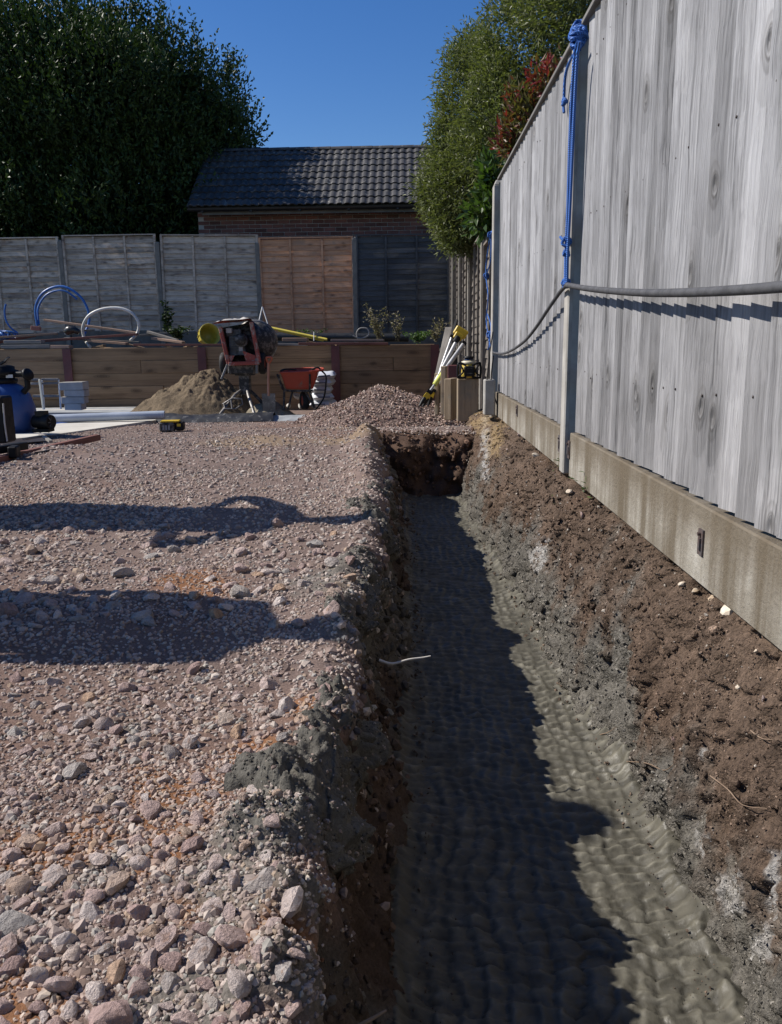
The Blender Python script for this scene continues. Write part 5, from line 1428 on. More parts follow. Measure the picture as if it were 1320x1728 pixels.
m = MB(); m.tube(smooth_path([*top, top[0]], 4), .012, 6); m.build('rolled_rim', M_barrow, tray)
m = MB()
m.tube(smooth_path([wp(470, 633, -.27), wp(474, 648, -.22), wp(480, 658, -.18), wp(500, 660, -.15), wp(528, 659, -.15)], 4), .015, 8)
m.tube(smooth_path([wp(468, 632, .3), wp(476, 650, .2), wp(484, 659, .15), wp(520, 660, .12)], 4), .015, 8)
m.tube([wp(480, 659, -.16), wp(479, 691, -.18)], .015, 8); m.tube([wp(479, 691, -.18), wp(486, 691, -.16), wp(494, 660, -.12)], .013, 8)
m.tube([wp(523, 632, -.3), wp(523, 660, -.16), wp(531, 688, -.14)], .014, 8); m.tube([wp(515, 660, -.1), wp(531, 688, -.14)], .013, 8)
m.build('frame', M_mixdark, wbw)
m = MB(); m.tube(smooth_path([wp(474, 626, -.2), wp(482, 623, -.1), wp(500, 624, .0)], 3), .013, 6); m.build('handle', M_rubber, wbw)
m = MB(); m.tube(smooth_path([wp(526, 624, -.2), wp(536, 620, -.1), wp(542, 625, -.1)], 3), .013, 6); m.build('handle', M_rubber, wbw)
Mw = Matrix.Translation(wp(514, 676, .05)) @ Matrix.Rotation(math.radians(22), 4, 'Z') @ Matrix.Rotation(PI / 2, 4, 'Y')
m = MB(); m.lathe([(.07, -.035), (.105, -.045), (.125, -.03), (.13, 0), (.125, .03), (.105, .045), (.07, .035)], 26, Mw); wl_ = m.build('wheel', M_rubber, wbw)
MB().lathe([(0, -.03), (.075, -.03), (.075, .03), (0, .03)], 18, Mw).build('rim', M_barrow, wl_)
cabp = [at(542, 625, YWB - .1), at(550, 634, YWB - .1), at(550, 650, YWB - .1), at(547, 670, YWB), at(540, 682, YWB), at(534, 690, YWB)]
o = MB().tube(smooth_path(cabp, 5), .012, 6).build('hose', M_rubber, None, off=cabp[0]); o.location = cabp[0]; tag(o, 'black hose curling down over the white cement bags', 'hose')
sp = thing('spade', gnd(454, 680, 10.75), 'spade with an orange handle standing in the mortar heap', 'spade')
off = sp.location.copy(); M_orange = simple('orange_plastic', (.50, .12, .05), None, 5, .45, .05)
M_ash = simple('worn_orange_shaft', (.48, .24, .16), (.36, .17, .11), 8, .6, .1)
MB().tube([at(453, 612, 10.75), at(453, 668, 10.75)], .017, 8).build('shaft', M_ash, sp, off=off)
m = MB(); m.tube(smooth_path([at(453, 613, 10.75), at(450, 607, 10.75), at(450, 603, 10.75), at(458, 603, 10.75), at(458, 607, 10.75), at(454, 613, 10.75)], 3), .015, 8); m.build('grip', M_orange, sp, off=off)
m = MB(); b0 = at(453, 664, 10.75) - off; m.add([b0 + Vector((-.09, 0, 0)), b0 + Vector((.09, 0, 0)), b0 + Vector((.08, .02, -.28)), b0 + Vector((0, .03, -.32)), b0 + Vector((-.08, .02, -.28)), b0 + Vector((-.09, .006, 0)), b0 + Vector((.09, .006, 0)), b0 + Vector((.08, .026, -.28)), b0 + Vector((0, .036, -.32)), b0 + Vector((-.08, .026, -.28))], [(0, 1, 2, 3, 4), (9, 8, 7, 6, 5), (0, 5, 6, 1), (1, 6, 7, 2), (2, 7, 8, 3), (3, 8, 9, 4), (4, 9, 5, 0)]); m.build('blade', M_steel, sp)
M_bag = simple('cement_bag', (.66, .68, .70), (.50, .53, .58), 3, .5, .35, 14)
M_bagblue = simple('bag_print', (.16, .20, .27), None, 4, .5, .1)
def bag_mesh(seed):
    n = 14; r = np.random.default_rng(seed); V = []
    X, Y = np.meshgrid(np.linspace(-1, 1, n), np.linspace(-1, 1, n)); x, y = X.ravel(), Y.ravel()
    q = np.clip((1 - np.abs(x) ** 5) * (1 - np.abs(y) ** 5), 0, 1) ** .45
    nz_ = fbm(np.stack([x, y, x * 0 + seed], -1), 2.2, 3, seed) * .012
    top_ = np.stack([x * .15, y * .24, .062 * q + nz_ * q], -1); bt = np.stack([x * .15, y * .24, -.055 * q], -1)
    F = grid_faces(n, n); return np.concatenate([top_, bt]), np.concatenate([F, F[:, ::-1] + n * n])
GBAG = 'white cement bags stacked by the wheelbarrow'
bl = ['topmost white cement bag of the stack behind the wheelbarrow', 'second white cement bag from the top of the stack', 'third white cement bag from the top of the stack', 'fourth white cement bag down, next to the lowest', 'lowest white cement bag of the stack, on the ground']
for i, (px, py) in enumerate(((549, 634), (546, 645), (543, 657), (544, 669), (546, 681))):
    v_, f_ = bag_mesh(150 + i); o = obj_np('cement_bag', v_, f_, M_bag, None, None, True); o.location = at(px, py, 11.75); o.rotation_euler = (0, rn.gauss(0, .05), rn.gauss(0, .12)); tag(o, bl[i], 'cement bag', GBAG)
    m = MB(); m.box((.0, -.236, .004), (.17, .012, .022)); m.build('printed_band', M_bagblue, o)

# ------------------------------------------------------------------ pool edge, pump, blocks, trestle
M_coping = simple('cream_coping', (.56, .53, .46), (.44, .41, .35), 4, .8, .2, 80)
M_poolblue = simple('blue_pool_cover', (.08, .20, .55), (.06, .15, .45), 3, .35, .05)
M_deck = simple('grey_deck', (.33, .34, .34), (.22, .23, .235), 6, .8, .2, 60)
ZP = -.19
def flat_poly(name, pts, z, th, mat, label, kind='structure', cat=None):
    m = MB(); V = [Vector((p.x, p.y, z)) for p in pts]; k = len(V)
    m.add(V + [v - Vector((0, 0, th)) for v in V], [tuple(range(k)), tuple(range(k, 2 * k))[::-1]] + [(i, (i + 1) % k, k + (i + 1) % k, k + i) for i in range(k)])
    o = m.build(name, mat, None); return tag(o, label, cat, None, kind)
Q = lambda px, py, z=ZP: onz(px, py, z)
flat_poly('pool_coping', [Q(-700, 775), Q(85, 734), Q(296, 704), Q(300, 700), Q(190, 704), Q(88, 716), Q(-700, 745)], ZP, .12, M_coping, 'cream stone coping along the near pool edge')
flat_poly('pool_cover', [Q(-700, 745), Q(88, 716), Q(190, 704), Q(250, 699.5), Q(-700, 699)], ZP - .03, .02, M_poolblue, 'blue pool cover')
flat_poly('pool_deck', [Q(-700, 699.5), Q(300, 697), Q(320, 690.5), Q(-700, 689)], ZP + .012, .08, M_deck, 'grey paved strip along the far pool edge')
a, b = at(70, 704, 9.7), at(278, 697, 9.9)
o = MB().tube([Vector(), b - a], .052, 14).build('cover_roller', simple('pale_blue_grey_plastic', (.40, .44, .50), (.30, .34, .40), 5, .45, .1), None); a.z = ZP + .05; o.location = a; tag(o, 'long pale grey tube lying along the far side of the blue pool cover', 'tube')
plank(Vector((at(-30, 693, 11.6).x, 11.6, -.2)), Vector((at(330, 690, 11.7).x, 11.7, -.2)), .16, .05, M_coping, 'pale strip of edging stone at the foot of the retaining wall', 'edging_strip', 'edging', None)
plank(Vector((at(-30, 687, 11.9).x, 11.9, -.2)), Vector((at(230, 687, 11.95).x, 11.95, -.2)), .10, .06, M_whitepipe, 'white length of trunking under the block stack', 'trunking', 'trunking', None)
# crumpled black liner
def liner(name, x0, x1, y0, y1, h, mat, label, seed, Y):
    n, k = 60, 14
    a, b = gnd(x0, 700, Y), gnd(x1, 700, Y)
    X = np.linspace(0, b.x - a.x, n)[:, None] + np.zeros((1, k)); U = np.linspace(0, 1, k)[None, :] + np.zeros((n, 1))
    P = np.stack([X.ravel(), U.ravel(), X.ravel() * 0 + seed], -1)
    prof_ = np.sin(U * PI) ** .7 * h * (.55 + .6 * (.5 + .5 * fbm(np.stack([X.ravel(), X.ravel() * 0, X.ravel() * 0 + seed], -1), 1.6, 3, seed).reshape(X.shape)))
    z = prof_ + fbm(P, 6, 3, seed + 1).reshape(X.shape) * .018
    yy = (U - .5) * .34 + fbm(np.stack([X.ravel(), X.ravel() * 0 + 9, X.ravel() * 0], -1), .9, 2, seed + 2).reshape(X.shape) * .14
    zz = gz((X + a.x).ravel(), (yy + Y).ravel()).reshape(X.shape) - a.z
    o = obj_np(name, np.stack([X, yy, z + zz], -1).reshape(-1, 3), grid_faces(n, k), mat, None, None, True); o.location = a
    return tag(o, label, 'liner')
M_liner = simple('black_liner', (.03, .031, .033), (.018, .018, .02), 5, .5, .4, 20, 0, .5, dirt=(.30, .29, .27), dirt_at=.64)
liner('pool_liner', 268, 462, 0, 0, .12, M_liner, 'crumpled black liner rolled along the edge in front of the sand heap', 161, 10.15)
liner('pool_liner', 395, 535, 0, 0, .075, M_deck, 'grey folded sheet lying on the gravel in front of the wheelbarrow', 162, 10.25)
liner('pool_liner', 150, 230, 0, 0, .07, M_deck, 'grey crumpled sheet at the foot of the retaining wall', 163, 11.75)

# sand filter with pump
M_tank = simple('blue_tank', (.035, .085, .26), (.03, .07, .21), 2, .35, .03, 20, 0, .5)
M_black = simple('black_plastic_part', (.012, .012, .013), None, 6, .5, .05, 60, 0, .2)
YPU = 8.0; base = onz(14, 736, ZP); YPU = base.y
flt = thing('sand_filter', base, 'blue pool sand filter with black valve head and pump', 'pool filter')
sc_px = (at(62, 700, YPU).x - at(14, 700, YPU).x)
Rk = sc_px; zt2 = at(14, 646, YPU).z - base.z
m = MB(); m.lathe([(0, 0), (Rk * .72, 0), (Rk * .86, .03), (Rk * .99, .10), (Rk, zt2 * .42), (Rk * .97, zt2 * .55), (Rk * .85, zt2 * .78), (Rk * .62, zt2 * .94), (Rk * .40, zt2), (0, zt2)], 40); m.build('tank', M_tank, flt)
z2 = zt2
m = MB(); m.lathe([(Rk * .45, z2 - .01), (Rk * .50, z2 + .01), (Rk * .50, z2 + .04), (Rk * .42, z2 + .045), (Rk * .42, z2 + .075), (Rk * .56, z2 + .08), (Rk * .56, z2 + .125), (Rk * .44, z2 + .135), (Rk * .44, z2 + .165), (Rk * .3, z2 + .18), (0, z2 + .185)], 28)
for k in range(3):
    a = k * 2 * PI / 3 - .2; m.tube([(math.cos(a) * .08, math.sin(a) * .08, z2 + .09), (math.cos(a) * Rk * .85, math.sin(a) * Rk * .85, z2 + .09)], .032, 12)
vl = m.build('valve', M_black, flt)
m = MB(); m.bar((-.02, -.02, z2 + .18), (.06, -.03, z2 + .215), .035, .022); m.bar((.06, -.03, z2 + .215), (.115, -.04, z2 + .26), .03, .015); m.build('lever', M_mixdark, vl)
m = MB(); m.box((.135, -.11, z2 + .07), (.07, .006, .032)); m.build('sticker', M_wpaint, vl)
gx = at(47, 632, YPU - .05) - base
m = MB(); m.lathe([(0, -.02), (.062, -.02), (.066, .0), (.06, .02), (0, .024)], 22, Matrix.Translation(gx) @ Matrix.Rotation(math.radians(70), 4, 'Y') @ Matrix.Rotation(.3, 4, 'X')); m.build('gauge', M_black, flt)
m = MB(); q0 = at(46, 640, YPU - .05) - base; m.tube([q0, q0 + Vector((0, 0, -.08)), q0 + Vector((-.05, 0, -.13))], .03, 10); m.build('elbow', M_black, flt)
pb = at(72, 712, YPU - .1) - base
m = MB(); m.tube([pb + Vector((-.09, .05, 0)), pb + Vector((.03, 0, 0))], .07, 16); m.tube([pb + Vector((.03, 0, 0)), pb + Vector((.10, -.02, 0))], [.078, .074], 18); m.box(pb + Vector((-.01, .02, .085)), (.10, .10, .05)); m.box(pb + Vector((0, .0, -.085)), (.17, .14, .03)); pu = m.build('pump', M_black, flt)
m = MB()
for k in range(8): a = k * PI / 4; m.bar(pb + Vector((.101, -.02 + math.cos(a) * .02, math.sin(a) * .02)), pb + Vector((.101, -.02 + math.cos(a) * .065, math.sin(a) * .065)), .008, .006)
m.build('fan_guard', M_mixdark, pu)
# black case in front of the tank
bq = onz(6, 746, -.13); cs = thing('equipment_case', bq, 'black case with pale upright handles in front of the blue tank', 'case')
Yq = bq.y
h_ = at(6, 668, Yq).z - bq.z; w_ = .17
MB().box((-.02, 0, h_ / 2), (w_ * 1.15, .20, h_)).build('body', M_black, cs, .015)
M_pale = simple('pale_plastic', (.50, .48, .44), None, 6, .5, .1)
for x in (-.085, -.005, .095):
    zA, zB = (.06, h_ - .1) if x < .05 else (.02, h_ - .06)
    MB().tube([(x, -.115, zA), (x - .004, -.12, (zA + zB) / 2), (x, -.115, zB)], .0075, 8).build('handle', M_pale, cs)
MB().box((-.045, -.104, h_ - .06), (.075, .012, .03)).build('catch', M_pale, cs)
MB().box((-.045, -.104, h_ * .3), (.06, .012, .10)).build('label_plate', M_deck, cs)
o = flat_poly('base_slab', [onz(-300, 770, -.14), onz(22, 741, -.14), onz(78, 736, -.14), onz(70, 731, -.14), onz(-300, 740, -.14)], -.135, .05, M_coping, 'pale slab under the pool filter', None, 'slab')
for a, b, lab in ((( 40, 741), (78, 735), 'upper pale offcut lying beside the pump'), ((68, 733), (86, 745), 'short pale stick lying across the gravel by the pump')):
    A_, B_ = onz(a[0], a[1], -.09), onz(b[0], b[1], -.09); plank(A_, B_, .03, .02, M_plank_grey, lab, 'offcut', 'offcut', 'offcuts beside the pump')
# red timber and dark bar on the gravel
A_, B_ = onz(-60, 790, .03), onz(165, 738, -.06)
plank(A_, B_, .055, .05, M_plank_red, 'long red-painted timber lying on the gravel at the left', 'red_timber', 'timber', None)
A_, B_ = onz(-60, 768, .07), onz(42, 752, .06)
plank(A_, B_, .06, .05, M_black, 'black steel bar lying across the red timber at the left edge', 'steel_bar', 'bar', None)
o = MB().box((0, 0, 0), (.055, .10, .075)).build('clamp', M_black, None, .008); o.location = onz(24, 762, .05); o.rotation_euler = (0, 0, .2); tag(o, 'black clamp gripping the red timber', 'clamp')
# flex over gravel
P_ = smooth_path([onz(px, py, .0) + Vector((0, 0, float(gz(np.array([onz(px, py, -.03).x]), np.array([onz(px, py, -.03).y]))[0]) + .008)) for px, py in ((60, 768), (110, 757), (170, 746), (215, 735), (240, 730), (268, 722), (290, 716))], 6)
o = MB().tube(P_, .008, 6).build('power_cord', M_rubber, None, off=P_[0]); o.location = P_[0]; tag(o, 'thin black cord trailing over the gravel to the small level', 'cord')
# small line level on the gravel
q = gnd(290, 716, 8.7); q.z += .0
lv = thing('line_laser', q, 'small yellow and black boxed laser tool lying on the gravel edge', 'laser level', rz=.1)
M_toolyellow = simple('tool_yellow', (.62, .42, .02), (.5, .34, .02), 6, .45, .05)
MB().box((-.045, 0, .055), (.16, .12, .10)).build('body', M_mixdark, lv, .012)
MB().box((-.01, 0, .115), (.20, .11, .018)).build('top_cover', M_toolyellow, lv, .004)
MB().box((.09, 0, .06), (.09, .11, .09)).build('battery', M_black, lv, .01)
m = MB(); [m.box((-.05 + .03 * k, -.062, .05), (.018, .005, .05)) for k in range(-1, 2)]; m.build('grille', M_deck, lv)
m = MB(); m.box((.085, -.057, .075), (.04, .005, .03)); m.build('badge', M_toolyellow, lv)

# trestle behind the filter and a stack of blocks
tr_ = thing('trestle', gnd(72, 690, 10.9), 'pale slatted trestle with a cream leg behind the pool filter', 'trestle')
off = tr_.location.copy()
for (xa, ya, xb, yb_) in ((52, 640, 66, 640), (52, 647, 66, 647), (70, 640, 99, 640), (68, 647, 99, 646), (56, 668, 100, 668)):
    MB().bar(at(xa, ya, 10.9), at(xb, yb_, 10.95), .05, .03).build('slat', M_plank_grey, tr_, .004, off=off)
MB().bar(at(67, 640, 10.85), at(74, 691, 10.75), .028, .03, (0, 1, 0)).build('leg', simple('cream_paint', (.62, .56, .40), (.5, .46, .36), 6, .6, .1), tr_, .004, off=off)
MB().bar(at(99, 640, 10.95), at(103, 690, 10.95), .02, .02, (0, 1, 0)).build('leg', M_wpaint, tr_, .003, off=off)
MB().bar(at(71, 642, 11.0), at(75, 690, 11.1), .02, .02, (0, 1, 0)).build('leg', M_wpaint, tr_, .003, off=off)
M_block = simple('concrete_block', (.36, .33, .285), (.24, .22, .19), 6, .95, .5, 60)
for i, (xa, xb, ya, yb_, lab) in enumerate(((99, 141, 645, 658, 'topmost concrete block of the stack by the trestle'), (107, 142, 658.5, 669, 'second concrete block from the top of the stack'), (102, 141, 670, 681, 'third concrete block from the top of the stack'), (108, 137, 681.5, 692, 'lowest concrete block of the stack, on the paving'))):
    a, b = at(xa, ya, 10.7), at(xb, yb_, 10.7)
    o = MB().box((0, 0, 0), (b.x - a.x, .2, a.z - b.z)).build('concrete_block', M_block, None, .006); o.location = ((a.x + b.x) / 2, 10.8, (a.z + b.z) / 2); o.rotation_euler = (0, rn.gauss(0, .012), rn.gauss(0, .05)); tag(o, lab, 'block', 'concrete blocks stacked by the trestle')

# ------------------------------------------------------------------ timber posts, laser and tripod at the end of the trench
M_post_wood = wood('sawn_post', (.17, .125, .08), (.36, .28, .19), along=2, grain=40, stretch=.05, knots=.4, var=.15, stain=(.17, .165, .14))
def tpost(x0, x1, ytop, ybase, Y, depth, rz, label, mat=M_post_wood, name='timber_post', cat='timber post', group='timber stubs at the end of the trench'):
    a = at((x0 + x1) / 2, ybase, Y); b = at((x0 + x1) / 2, ytop, Y); w = at(x1, ybase, Y).x - at(x0, ybase, Y).x
    o = MB().box((0, 0, (b.z - a.z) / 2), (w, depth, b.z - a.z)).build(name, mat, None, .006)
    o.location = (a.x, Y + depth / 2, a.z); o.rotation_euler = (0, 0, rz); return tag(o, label, cat, group)
tpost(772, 807.5, 639, 711, 7.15, .12, 0, 'short square timber post carrying the rotating laser')
tpost(757, 770, 639, 709, 7.42, .20, -.45, 'lit timber stub just left of the post under the laser')
tpost(756, 772, 616, 660, 7.9, .06, -.1, 'dark red-brown steel stub behind the post under the laser', M_oxide, 'steel_stub', 'steel post', None)
tpost(746, 755, 618, 700, 8.1, .10, -.3, 'narrow pale timber stub behind the tripod')
tpost(735, 741, 630, 700, 8.9, .07, -.3, 'thin timber stake between the gravel heap and the tripod')
sp_ = thing('concrete_spur', onx(825, 700, .66), 'pale concrete spur at the foot of the far fence post', 'concrete spur')
off = sp_.location.copy(); 
m = MB(); a = at(825, 700, 6.3); hh = at(825, 640, 6.3).z - a.z; m.box((0, 0, hh / 2), (at(834, 700, 6.3).x - at(816, 700, 6.3).x, .12, hh)); sp_.location = a; m.build('block', M_post, sp_, .008)
# rotating laser
base = at(791, 638.5, 7.2); M_lasy = simple('laser_yellow', (.55, .40, .05), (.42, .31, .05), 8, .45, .05)
rl = thing('rotating_laser', base, 'black and yellow rotating laser level standing on the timber post', 'laser level')
u = (at(811, 638, 7.2).x - at(771, 638, 7.2).x) / 40.0
def lp(x, z): return (x * u, z * u)
m = MB(); m.lathe([(0, 1 * u), (12 * u, 1 * u), (13 * u, 8 * u), (11 * u, 24 * u), (9 * u, 27 * u), (0, 27 * u)], 20); m.build('body', M_lasy, rl)
m = MB()
for s in (-1, 1):
    m.tube(smooth_path([(s * 5 * u, -.07, 2 * u), (s * 17 * u, -.06, 1.5 * u), (s * 19 * u, -.06, 6 * u), (s * 19 * u, -.06, 21 * u), (s * 16 * u, -.06, 26 * u), (s * 5 * u, -.07, 22 * u)], 4), 2.0 * u, 8)
    m.tube(smooth_path([(s * 19 * u, -.06, 4 * u), (s * 12 * u, -.09, 9 * u), (s * 10.5 * u, -.09, 13 * u), (s * 12 * u, -.09, 18 * u), (s * 18 * u, -.06, 24 * u)], 4), 1.5 * u, 8)
m.build('roll_cage', M_black, rl)
m = MB(); m.box((0, -.085, 12.5 * u), (18 * u, .03, 17 * u)); m.build('front_panel', M_black, rl, .01)
for z in (6, 9, 17, 20): MB().box((0, -.102, z * u), (9 * u, .004, 1.2 * u)).build('key', M_mixdark, rl)
m = MB(); m.lathe([(12 * u, 25 * u), (12.5 * u, 28 * u), (9 * u, 29.5 * u), (0, 29.5 * u)], 20); m.build('collar', simple('cream_plastic', (.62, .56, .40), None, 5, .45, .05), rl)
m = MB(); m.lathe([(7.5 * u, 29 * u), (7.5 * u, 34.5 * u), (0, 34.5 * u)], 18); hd_ = m.build('prism_housing', simple('lens_dark', (.02, .025, .05), None, 5, .12, .0), rl)
m = MB(); m.lathe([(9 * u, 34 * u), (9 * u, 36.5 * u), (0, 37 * u)], 18); m.build('cap', M_black, hd_)
# tripod
M_alu = simple('aluminium', (.40, .40, .40), (.30, .30, .30), 6, .45, .03, 40, .4)
f0 = at(706, 686, 8.75)
tp = thing('surveying_tripod', f0, 'folded aluminium and yellow surveying tripod leaning by the gravel heap', 'tripod')
def tq(px, py, Y): return at(px, py, Y) - f0
hd = tq(777, 562, 9.15)
axis = (hd - tq(706, 686, 8.75)).normalized()
side = axis.cross(Vector((0, 1, 0))).normalized()
m = MB(); m.bar(hd - side * .075 + axis * .01, hd + side * .075 + axis * .01, .10, .05, (0, 1, 0)); m.bar(hd - side * .05 - axis * .045, hd + side * .05 - axis * .045, .08, .05, (0, 1, 0)); m.build('head', M_toolyellow, tp, .01)
m = MB(); m.tube([hd - axis * .06, hd - axis * .13], .035, 10); m.build('hub', M_black, tp)
feet = [(tq(707, 686, 8.66), -.06), (tq(713, 687, 8.74), .0), (tq(722, 686, 8.85), .05)]
for k, (f, s) in enumerate(feet):
    t0 = hd + side * (s * 1.3 - .01) - axis * .10 + Vector((0, (-.06, .0, .05)[k], 0)); d = f - t0
    leg = MB(); leg.tube([t0, t0 + d * .62], .024 if k < 2 else .018, 8); leg = leg.build('leg', M_alu, tp)
    if k == 0:
        m = MB(); m.tube([t0 + d * .38, t0 + d * .66], .0265, 10); m.build('label_strip', simple('lime_label', (.60, .62, .12), None, 5, .5, .05), leg)
    m = MB(); m.tube([t0 + d * .60, t0 + d * .80], .013, 8); m.build('lower_tube', M_alu, leg)
    m = MB(); m.bar(t0 + d * .755, t0 + d * .80, .055, .05, (0, 1, 0)); m.build('collar', M_black, leg)
    m = MB(); m.bar(t0 + d * .80, t0 + d * .875, .05, .045, (0, 1, 0)); m.build('clamp', M_toolyellow, leg)
    m = MB(); m.tube([t0 + d * .87, t0 + d * .93, t0 + d], [.028, .024, .006], 8); m.build('foot', M_black, leg)
    m = MB(); m.bar(t0, t0 - d * .03, .05, .05, (0, 1, 0)); m.build('shoulder', M_black, leg)
# plank and black bar leaning on the side fence
plank(at(737, 650, 9.6), at(758, 553, 10.1), .09, .03, M_plank_grey, 'grey plank leaning up behind the tripod head', 'timber_plank', 'plank', None)
plank(at(741, 640, 9.5), at(771, 540, 10.0), .035, .035, M_black, 'black bar leaning against the side fence behind the tripod', 'steel_bar', 'bar', None)
# thin wires by the spur
for k, pts in enumerate((((832, 560), (826, 600), (822, 640), (818, 690)), ((833, 600), (829, 640), (835, 670), (842, 692)))):
    P_ = smooth_path([at(px, py, 6.25) for px, py in pts], 4); o = MB().tube(P_, .005, 5).build('wire', M_rubber, None, off=P_[0]); o.location = P_[0]; tag(o, ('straight dark wire hanging down the concrete spur', 'curved dark wire looping under the gravel board')[k], 'wire')

# ------------------------------------------------------------------ twigs and roots
M_twig = simple('bleached_twig', (.55, .52, .47), (.40, .37, .33), 20, .9, .3)
M_root = simple('pale_root', (.24, .17, .115), (.15, .10, .065), 20, .9, .3)
def twig(pts, r, label, mat=M_twig, cat='twig', group=None):
    P_ = smooth_path(pts, 4); o = MB().tube(P_, [r * (1 - .6 * i / (len(P_) - 1)) for i in range(len(P_))], 6).build('twig', mat, None, off=P_[0]); o.location = P_[0]; return tag(o, label, cat, group)
def tw(px, py, Y): return at(px, py, Y)
twig([tw(640, 1114, 2.0), tw(662, 1120, 2.0), tw(690, 1113, 2.01), tw(712, 1110, 2.02), tw(727, 1107, 2.02)], .0042, 'bleached twig poking out of the left trench side over the concrete')
twig([tw(600, 1735, .84), tw(630, 1718, .85), tw(652, 1705, .86)], .0035, 'pale broken stick at the bottom of the left trench side', M_root)
for i, pts in enumerate((((1205, 1310), (1235, 1335), (1265, 1360), (1300, 1372)), ((1055, 1288), (1095, 1290), (1125, 1300), (1150, 1285)), ((1010, 1245), (1030, 1238), (1045, 1230)), ((1270, 1235), (1295, 1250), (1318, 1252)))):
    twig([bank_point(px, py) + Vector((-.008, 0, .004)) for px, py in pts], .0018, ('long thin root hanging out of the earth bank', 'pale root lying across the concrete-splashed earth', 'short root end low on the earth bank', 'short root at the right edge of the earth bank')[i], M_root, 'root', 'roots in the earth bank')

# ------------------------------------------------------------------ two unseen people at left, supposed from their shadows; coats added to broaden these
def clothes(name, legs, top, vest):
    t = NT(name); tc_ = t.node('TexCoord'); sx3 = t.node('SeparateXYZ'); t.lk(tc_.outputs['Object'], sx3.inputs[0])
    n_ = t.math('MULTIPLY', t.noise(tc_.outputs['Object'], 9, 3), .012)
    dv = t.math('ADD', t.math('DIVIDE', sx3.outputs['Z'], 1.8), n_)
    skin = (.45, .27, .20)
    r_ = t.ramp(dv, [(0, (.05, .035, .022)), (.075, legs), (.55, vest), (.70, tuple(a * 1.0 for a in top)), (.835, skin)])
    r_.node.color_ramp.interpolation = 'CONSTANT'
    ax = t.math('ABSOLUTE', sx3.outputs['X'])
    hands = t.math('MULTIPLY', t.math('GREATER_THAN', ax, .205), t.math('LESS_THAN', dv, .50))
    col = t.mix(hands, r_, skin)
    col = t.mix(1.0, col, t.ramp(t.noise(tc_.outputs['Object'], 14, 5), [(.3, .75), (.7, 1.0)]), 'MULTIPLY')
    return t.done(col, .85, t.bump(t.noise(tc_.outputs['Object'], 11, 3, .5, 1.2), .5, .03))
M_shadow_coat = simple('shadow_coat', (.06, .062, .07), (.04, .042, .05), 8, .9, .4, 30)
M_hair = simple('dark_hair', (.05, .035, .025), (.025, .018, .012), 30, .7, .8, 60, stretch=(1, 1, .3))
M_eye = simple('eye', (.03, .02, .015), None, 5, .2, .0)
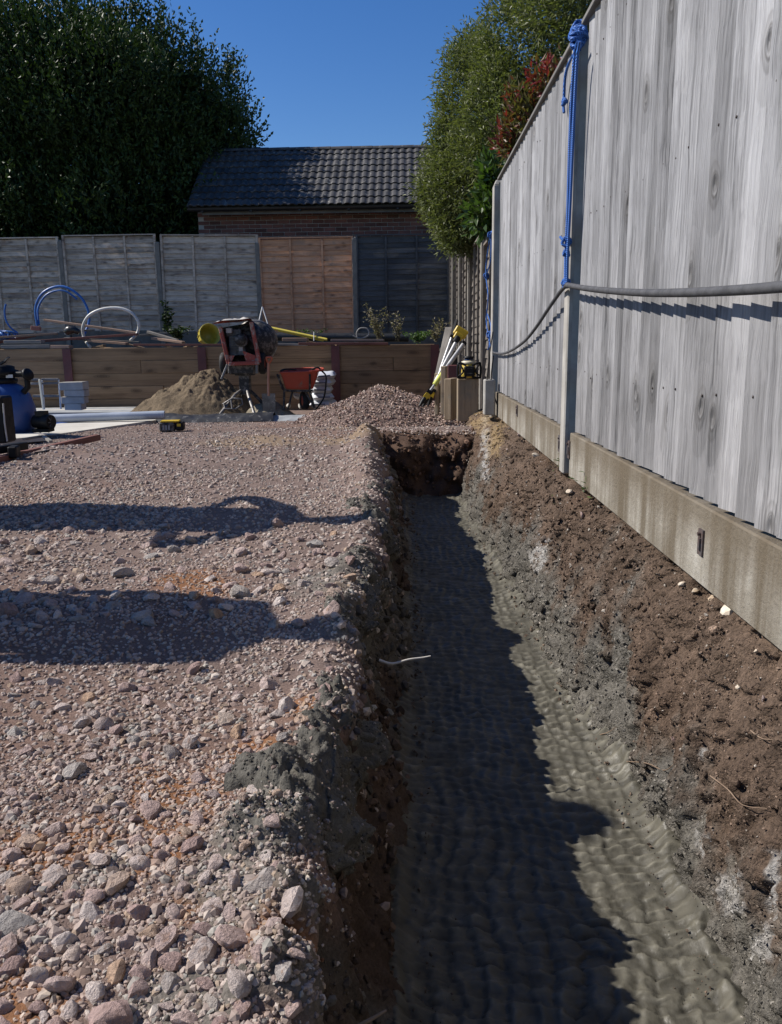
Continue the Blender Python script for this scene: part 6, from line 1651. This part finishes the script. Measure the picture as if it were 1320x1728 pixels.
def person(loc, rz, arms, label, mat_, sc=1.0):
    J = {}; E = []; Rr = []; Vv = []
    def j(n, p, r, to=None):
        J[n] = len(Vv); Vv.append(p); Rr.append(r)
        if to: E.append((to, n))
    j('pelvis', (0, 0, .96), .165); j('waist', (0, .005, 1.10), .15, 'pelvis'); j('chest', (0, .0, 1.30), .185, 'waist'); j('neck0', (0, -.01, 1.46), .07, 'chest'); j('neck', (0, .005, 1.53), .055, 'neck0')
    j('head0', (0, .02, 1.605), .078, 'neck'); j('head', (0, .012, 1.69), .094, 'head0'); j('crown', (0, .005, 1.755), .062, 'head')
    j('jaw', (0, .075, 1.585), .034, 'head0'); j('nose0', (0, .095, 1.665), .022, 'head'); j('nose', (0, .118, 1.640), .013, 'nose0')
    for s, n in ((-1, 'l'), (1, 'r')):
        j('ear' + n, (s * .090, .005, 1.655), .014, 'head')
        j('hip' + n, (s * .11, 0, .88), .115, 'pelvis'); j('knee' + n, (s * .14, .02, .50), .082, 'hip' + n); j('ank' + n, (s * .155, -.02, .11), .060, 'knee' + n); j('heel' + n, (s * .155, -.04, .05), .048, 'ank' + n); j('ball' + n, (s * .17, .12, .038), .042, 'heel' + n); j('toe' + n, (s * .175, .19, .032), .032, 'ball' + n)
        akimbo = arms[0 if s < 0 else 1]
        j('sho' + n, (s * .19, 0, 1.42), .068, 'chest')
        el = Vector((s * .48, -.05, 1.22) if akimbo else (s * .26, -.04, 1.13)); ha = Vector((s * .235, .05, 1.055) if akimbo else (s * .275, .06, .88))
        j('elb' + n, tuple(el), .046, 'sho' + n); d = (ha - el).normalized(); w = ha - d * .07
        j('wri' + n, tuple(w), .030, 'elb' + n); j('palm' + n, tuple(w + d * .05), .032, 'wri' + n)
        fwd = Vector((0, 1, 0)) if akimbo else Vector((0, 1, -.1)); fwd = (fwd - d * fwd.dot(d)).normalized(); curl = Vector((-s, 0, 0))
        for q, (of, ln) in enumerate(((.030, .070), (.010, .080), (-.010, .076), (-.028, .060))):
            k0 = w + d * .085 + fwd * of; k1 = k0 + d * ln * .5 + curl * .006; k2 = k1 + d * ln * .42 + curl * .022
            j('k%d%s' % (q, n), tuple(k0), .011, 'palm' + n); j('m%d%s' % (q, n), tuple(k1), .0095, 'k%d%s' % (q, n)); j('t%d%s' % (q, n), tuple(k2), .008, 'm%d%s' % (q, n))
        th = w + d * .03 + fwd * .035; j('th0' + n, tuple(th), .013, 'wri' + n); j('th1' + n, tuple(th + d * .035 + fwd * .022), .010, 'th0' + n)
    me = bpy.data.meshes.new('person'); me.from_pydata(Vv, [(J[a], J[b]) for a, b in E], [])
    o = bpy.data.objects.new('person', me); link(o); o.location = loc; o.rotation_euler = (0, 0, rz); o.scale = (sc, sc, sc)
    md = o.modifiers.new('skin', 'SKIN'); md.use_smooth_shade = True; me.skin_vertices[0].data[0].use_root = True
    for i, rr in enumerate(Rr): me.skin_vertices[0].data[i].radius = (rr, rr * .85)
    sb = o.modifiers.new('sub', 'SUBSURF'); sb.levels = 2; sb.render_levels = 2
    me.materials.append(mat_)
    n = 26; Vh = []
    for i in range(n):
        for k in range(n):
            th, ph = PI * .62 * i / (n - 1), 2 * PI * k / (n - 1)
            y_ = math.sin(th) * math.sin(ph); front = max(0, y_)
            q = (math.sin(th) * math.cos(ph) * .094, y_ * .105 + .002, 1.695 + math.cos(th) * .098 + front * .035 * (th / 2))
            Vh.append(q)
    Vh = np.array(Vh); Vh += (fbm(Vh, 40, 3, 5) * .006)[:, None] * np.array([1, 1, .5])
    ct = MB(); ct.lathe([(.10, 1.47), (.185, 1.42), (.225, 1.25), (.225, 1.08), (.245, .90), (.265, .62), (.275, .40), (.262, .40), (.25, .62), (.21, 1.1), (.17, 1.40)], 28, Matrix.Diagonal((1.0, .72, 1.0, 1.0)))
    cv = np.array(ct.v); cv[:, :2] *= (1 + .10 * fbm(cv * np.array([1, 1, .35]), 7, 3, 31))[:, None]; ct.v = [tuple(q) for q in cv]
    ct.build('coat', M_shadow_coat, o)  # flared coat added to widen the shadow cast on the gravel
    obj_np('hair', Vh, grid_faces(n, n), M_hair, o, None, True)
    for s in (-1, 1):
        m = MB(); m.lathe([(0, -.009), (.008, -.004), (.009, 0), (.008, .004), (0, .009)], 10, Matrix.Translation((s * .033, .092, 1.672))); m.build('eye', M_eye, o)
    return tag(o, label, 'person')
CL1 = clothes('site_clothes', (.045, .05, .07), (.09, .10, .13), (.07, .08, .10)); CL2 = clothes('work_clothes', (.05, .045, .04), (.10, .09, .08), (.10, .09, .08))
person((-2.14, 3.42, 0), math.radians(-98), (1, 1), 'unseen person, hands on hips, in a coat added to broaden their shadow', CL1)
person((-2.02, 2.13, 0), math.radians(-98), (0, 0), 'unseen person, arms hanging down, in a coat added to broaden their shadow', CL2, .98)
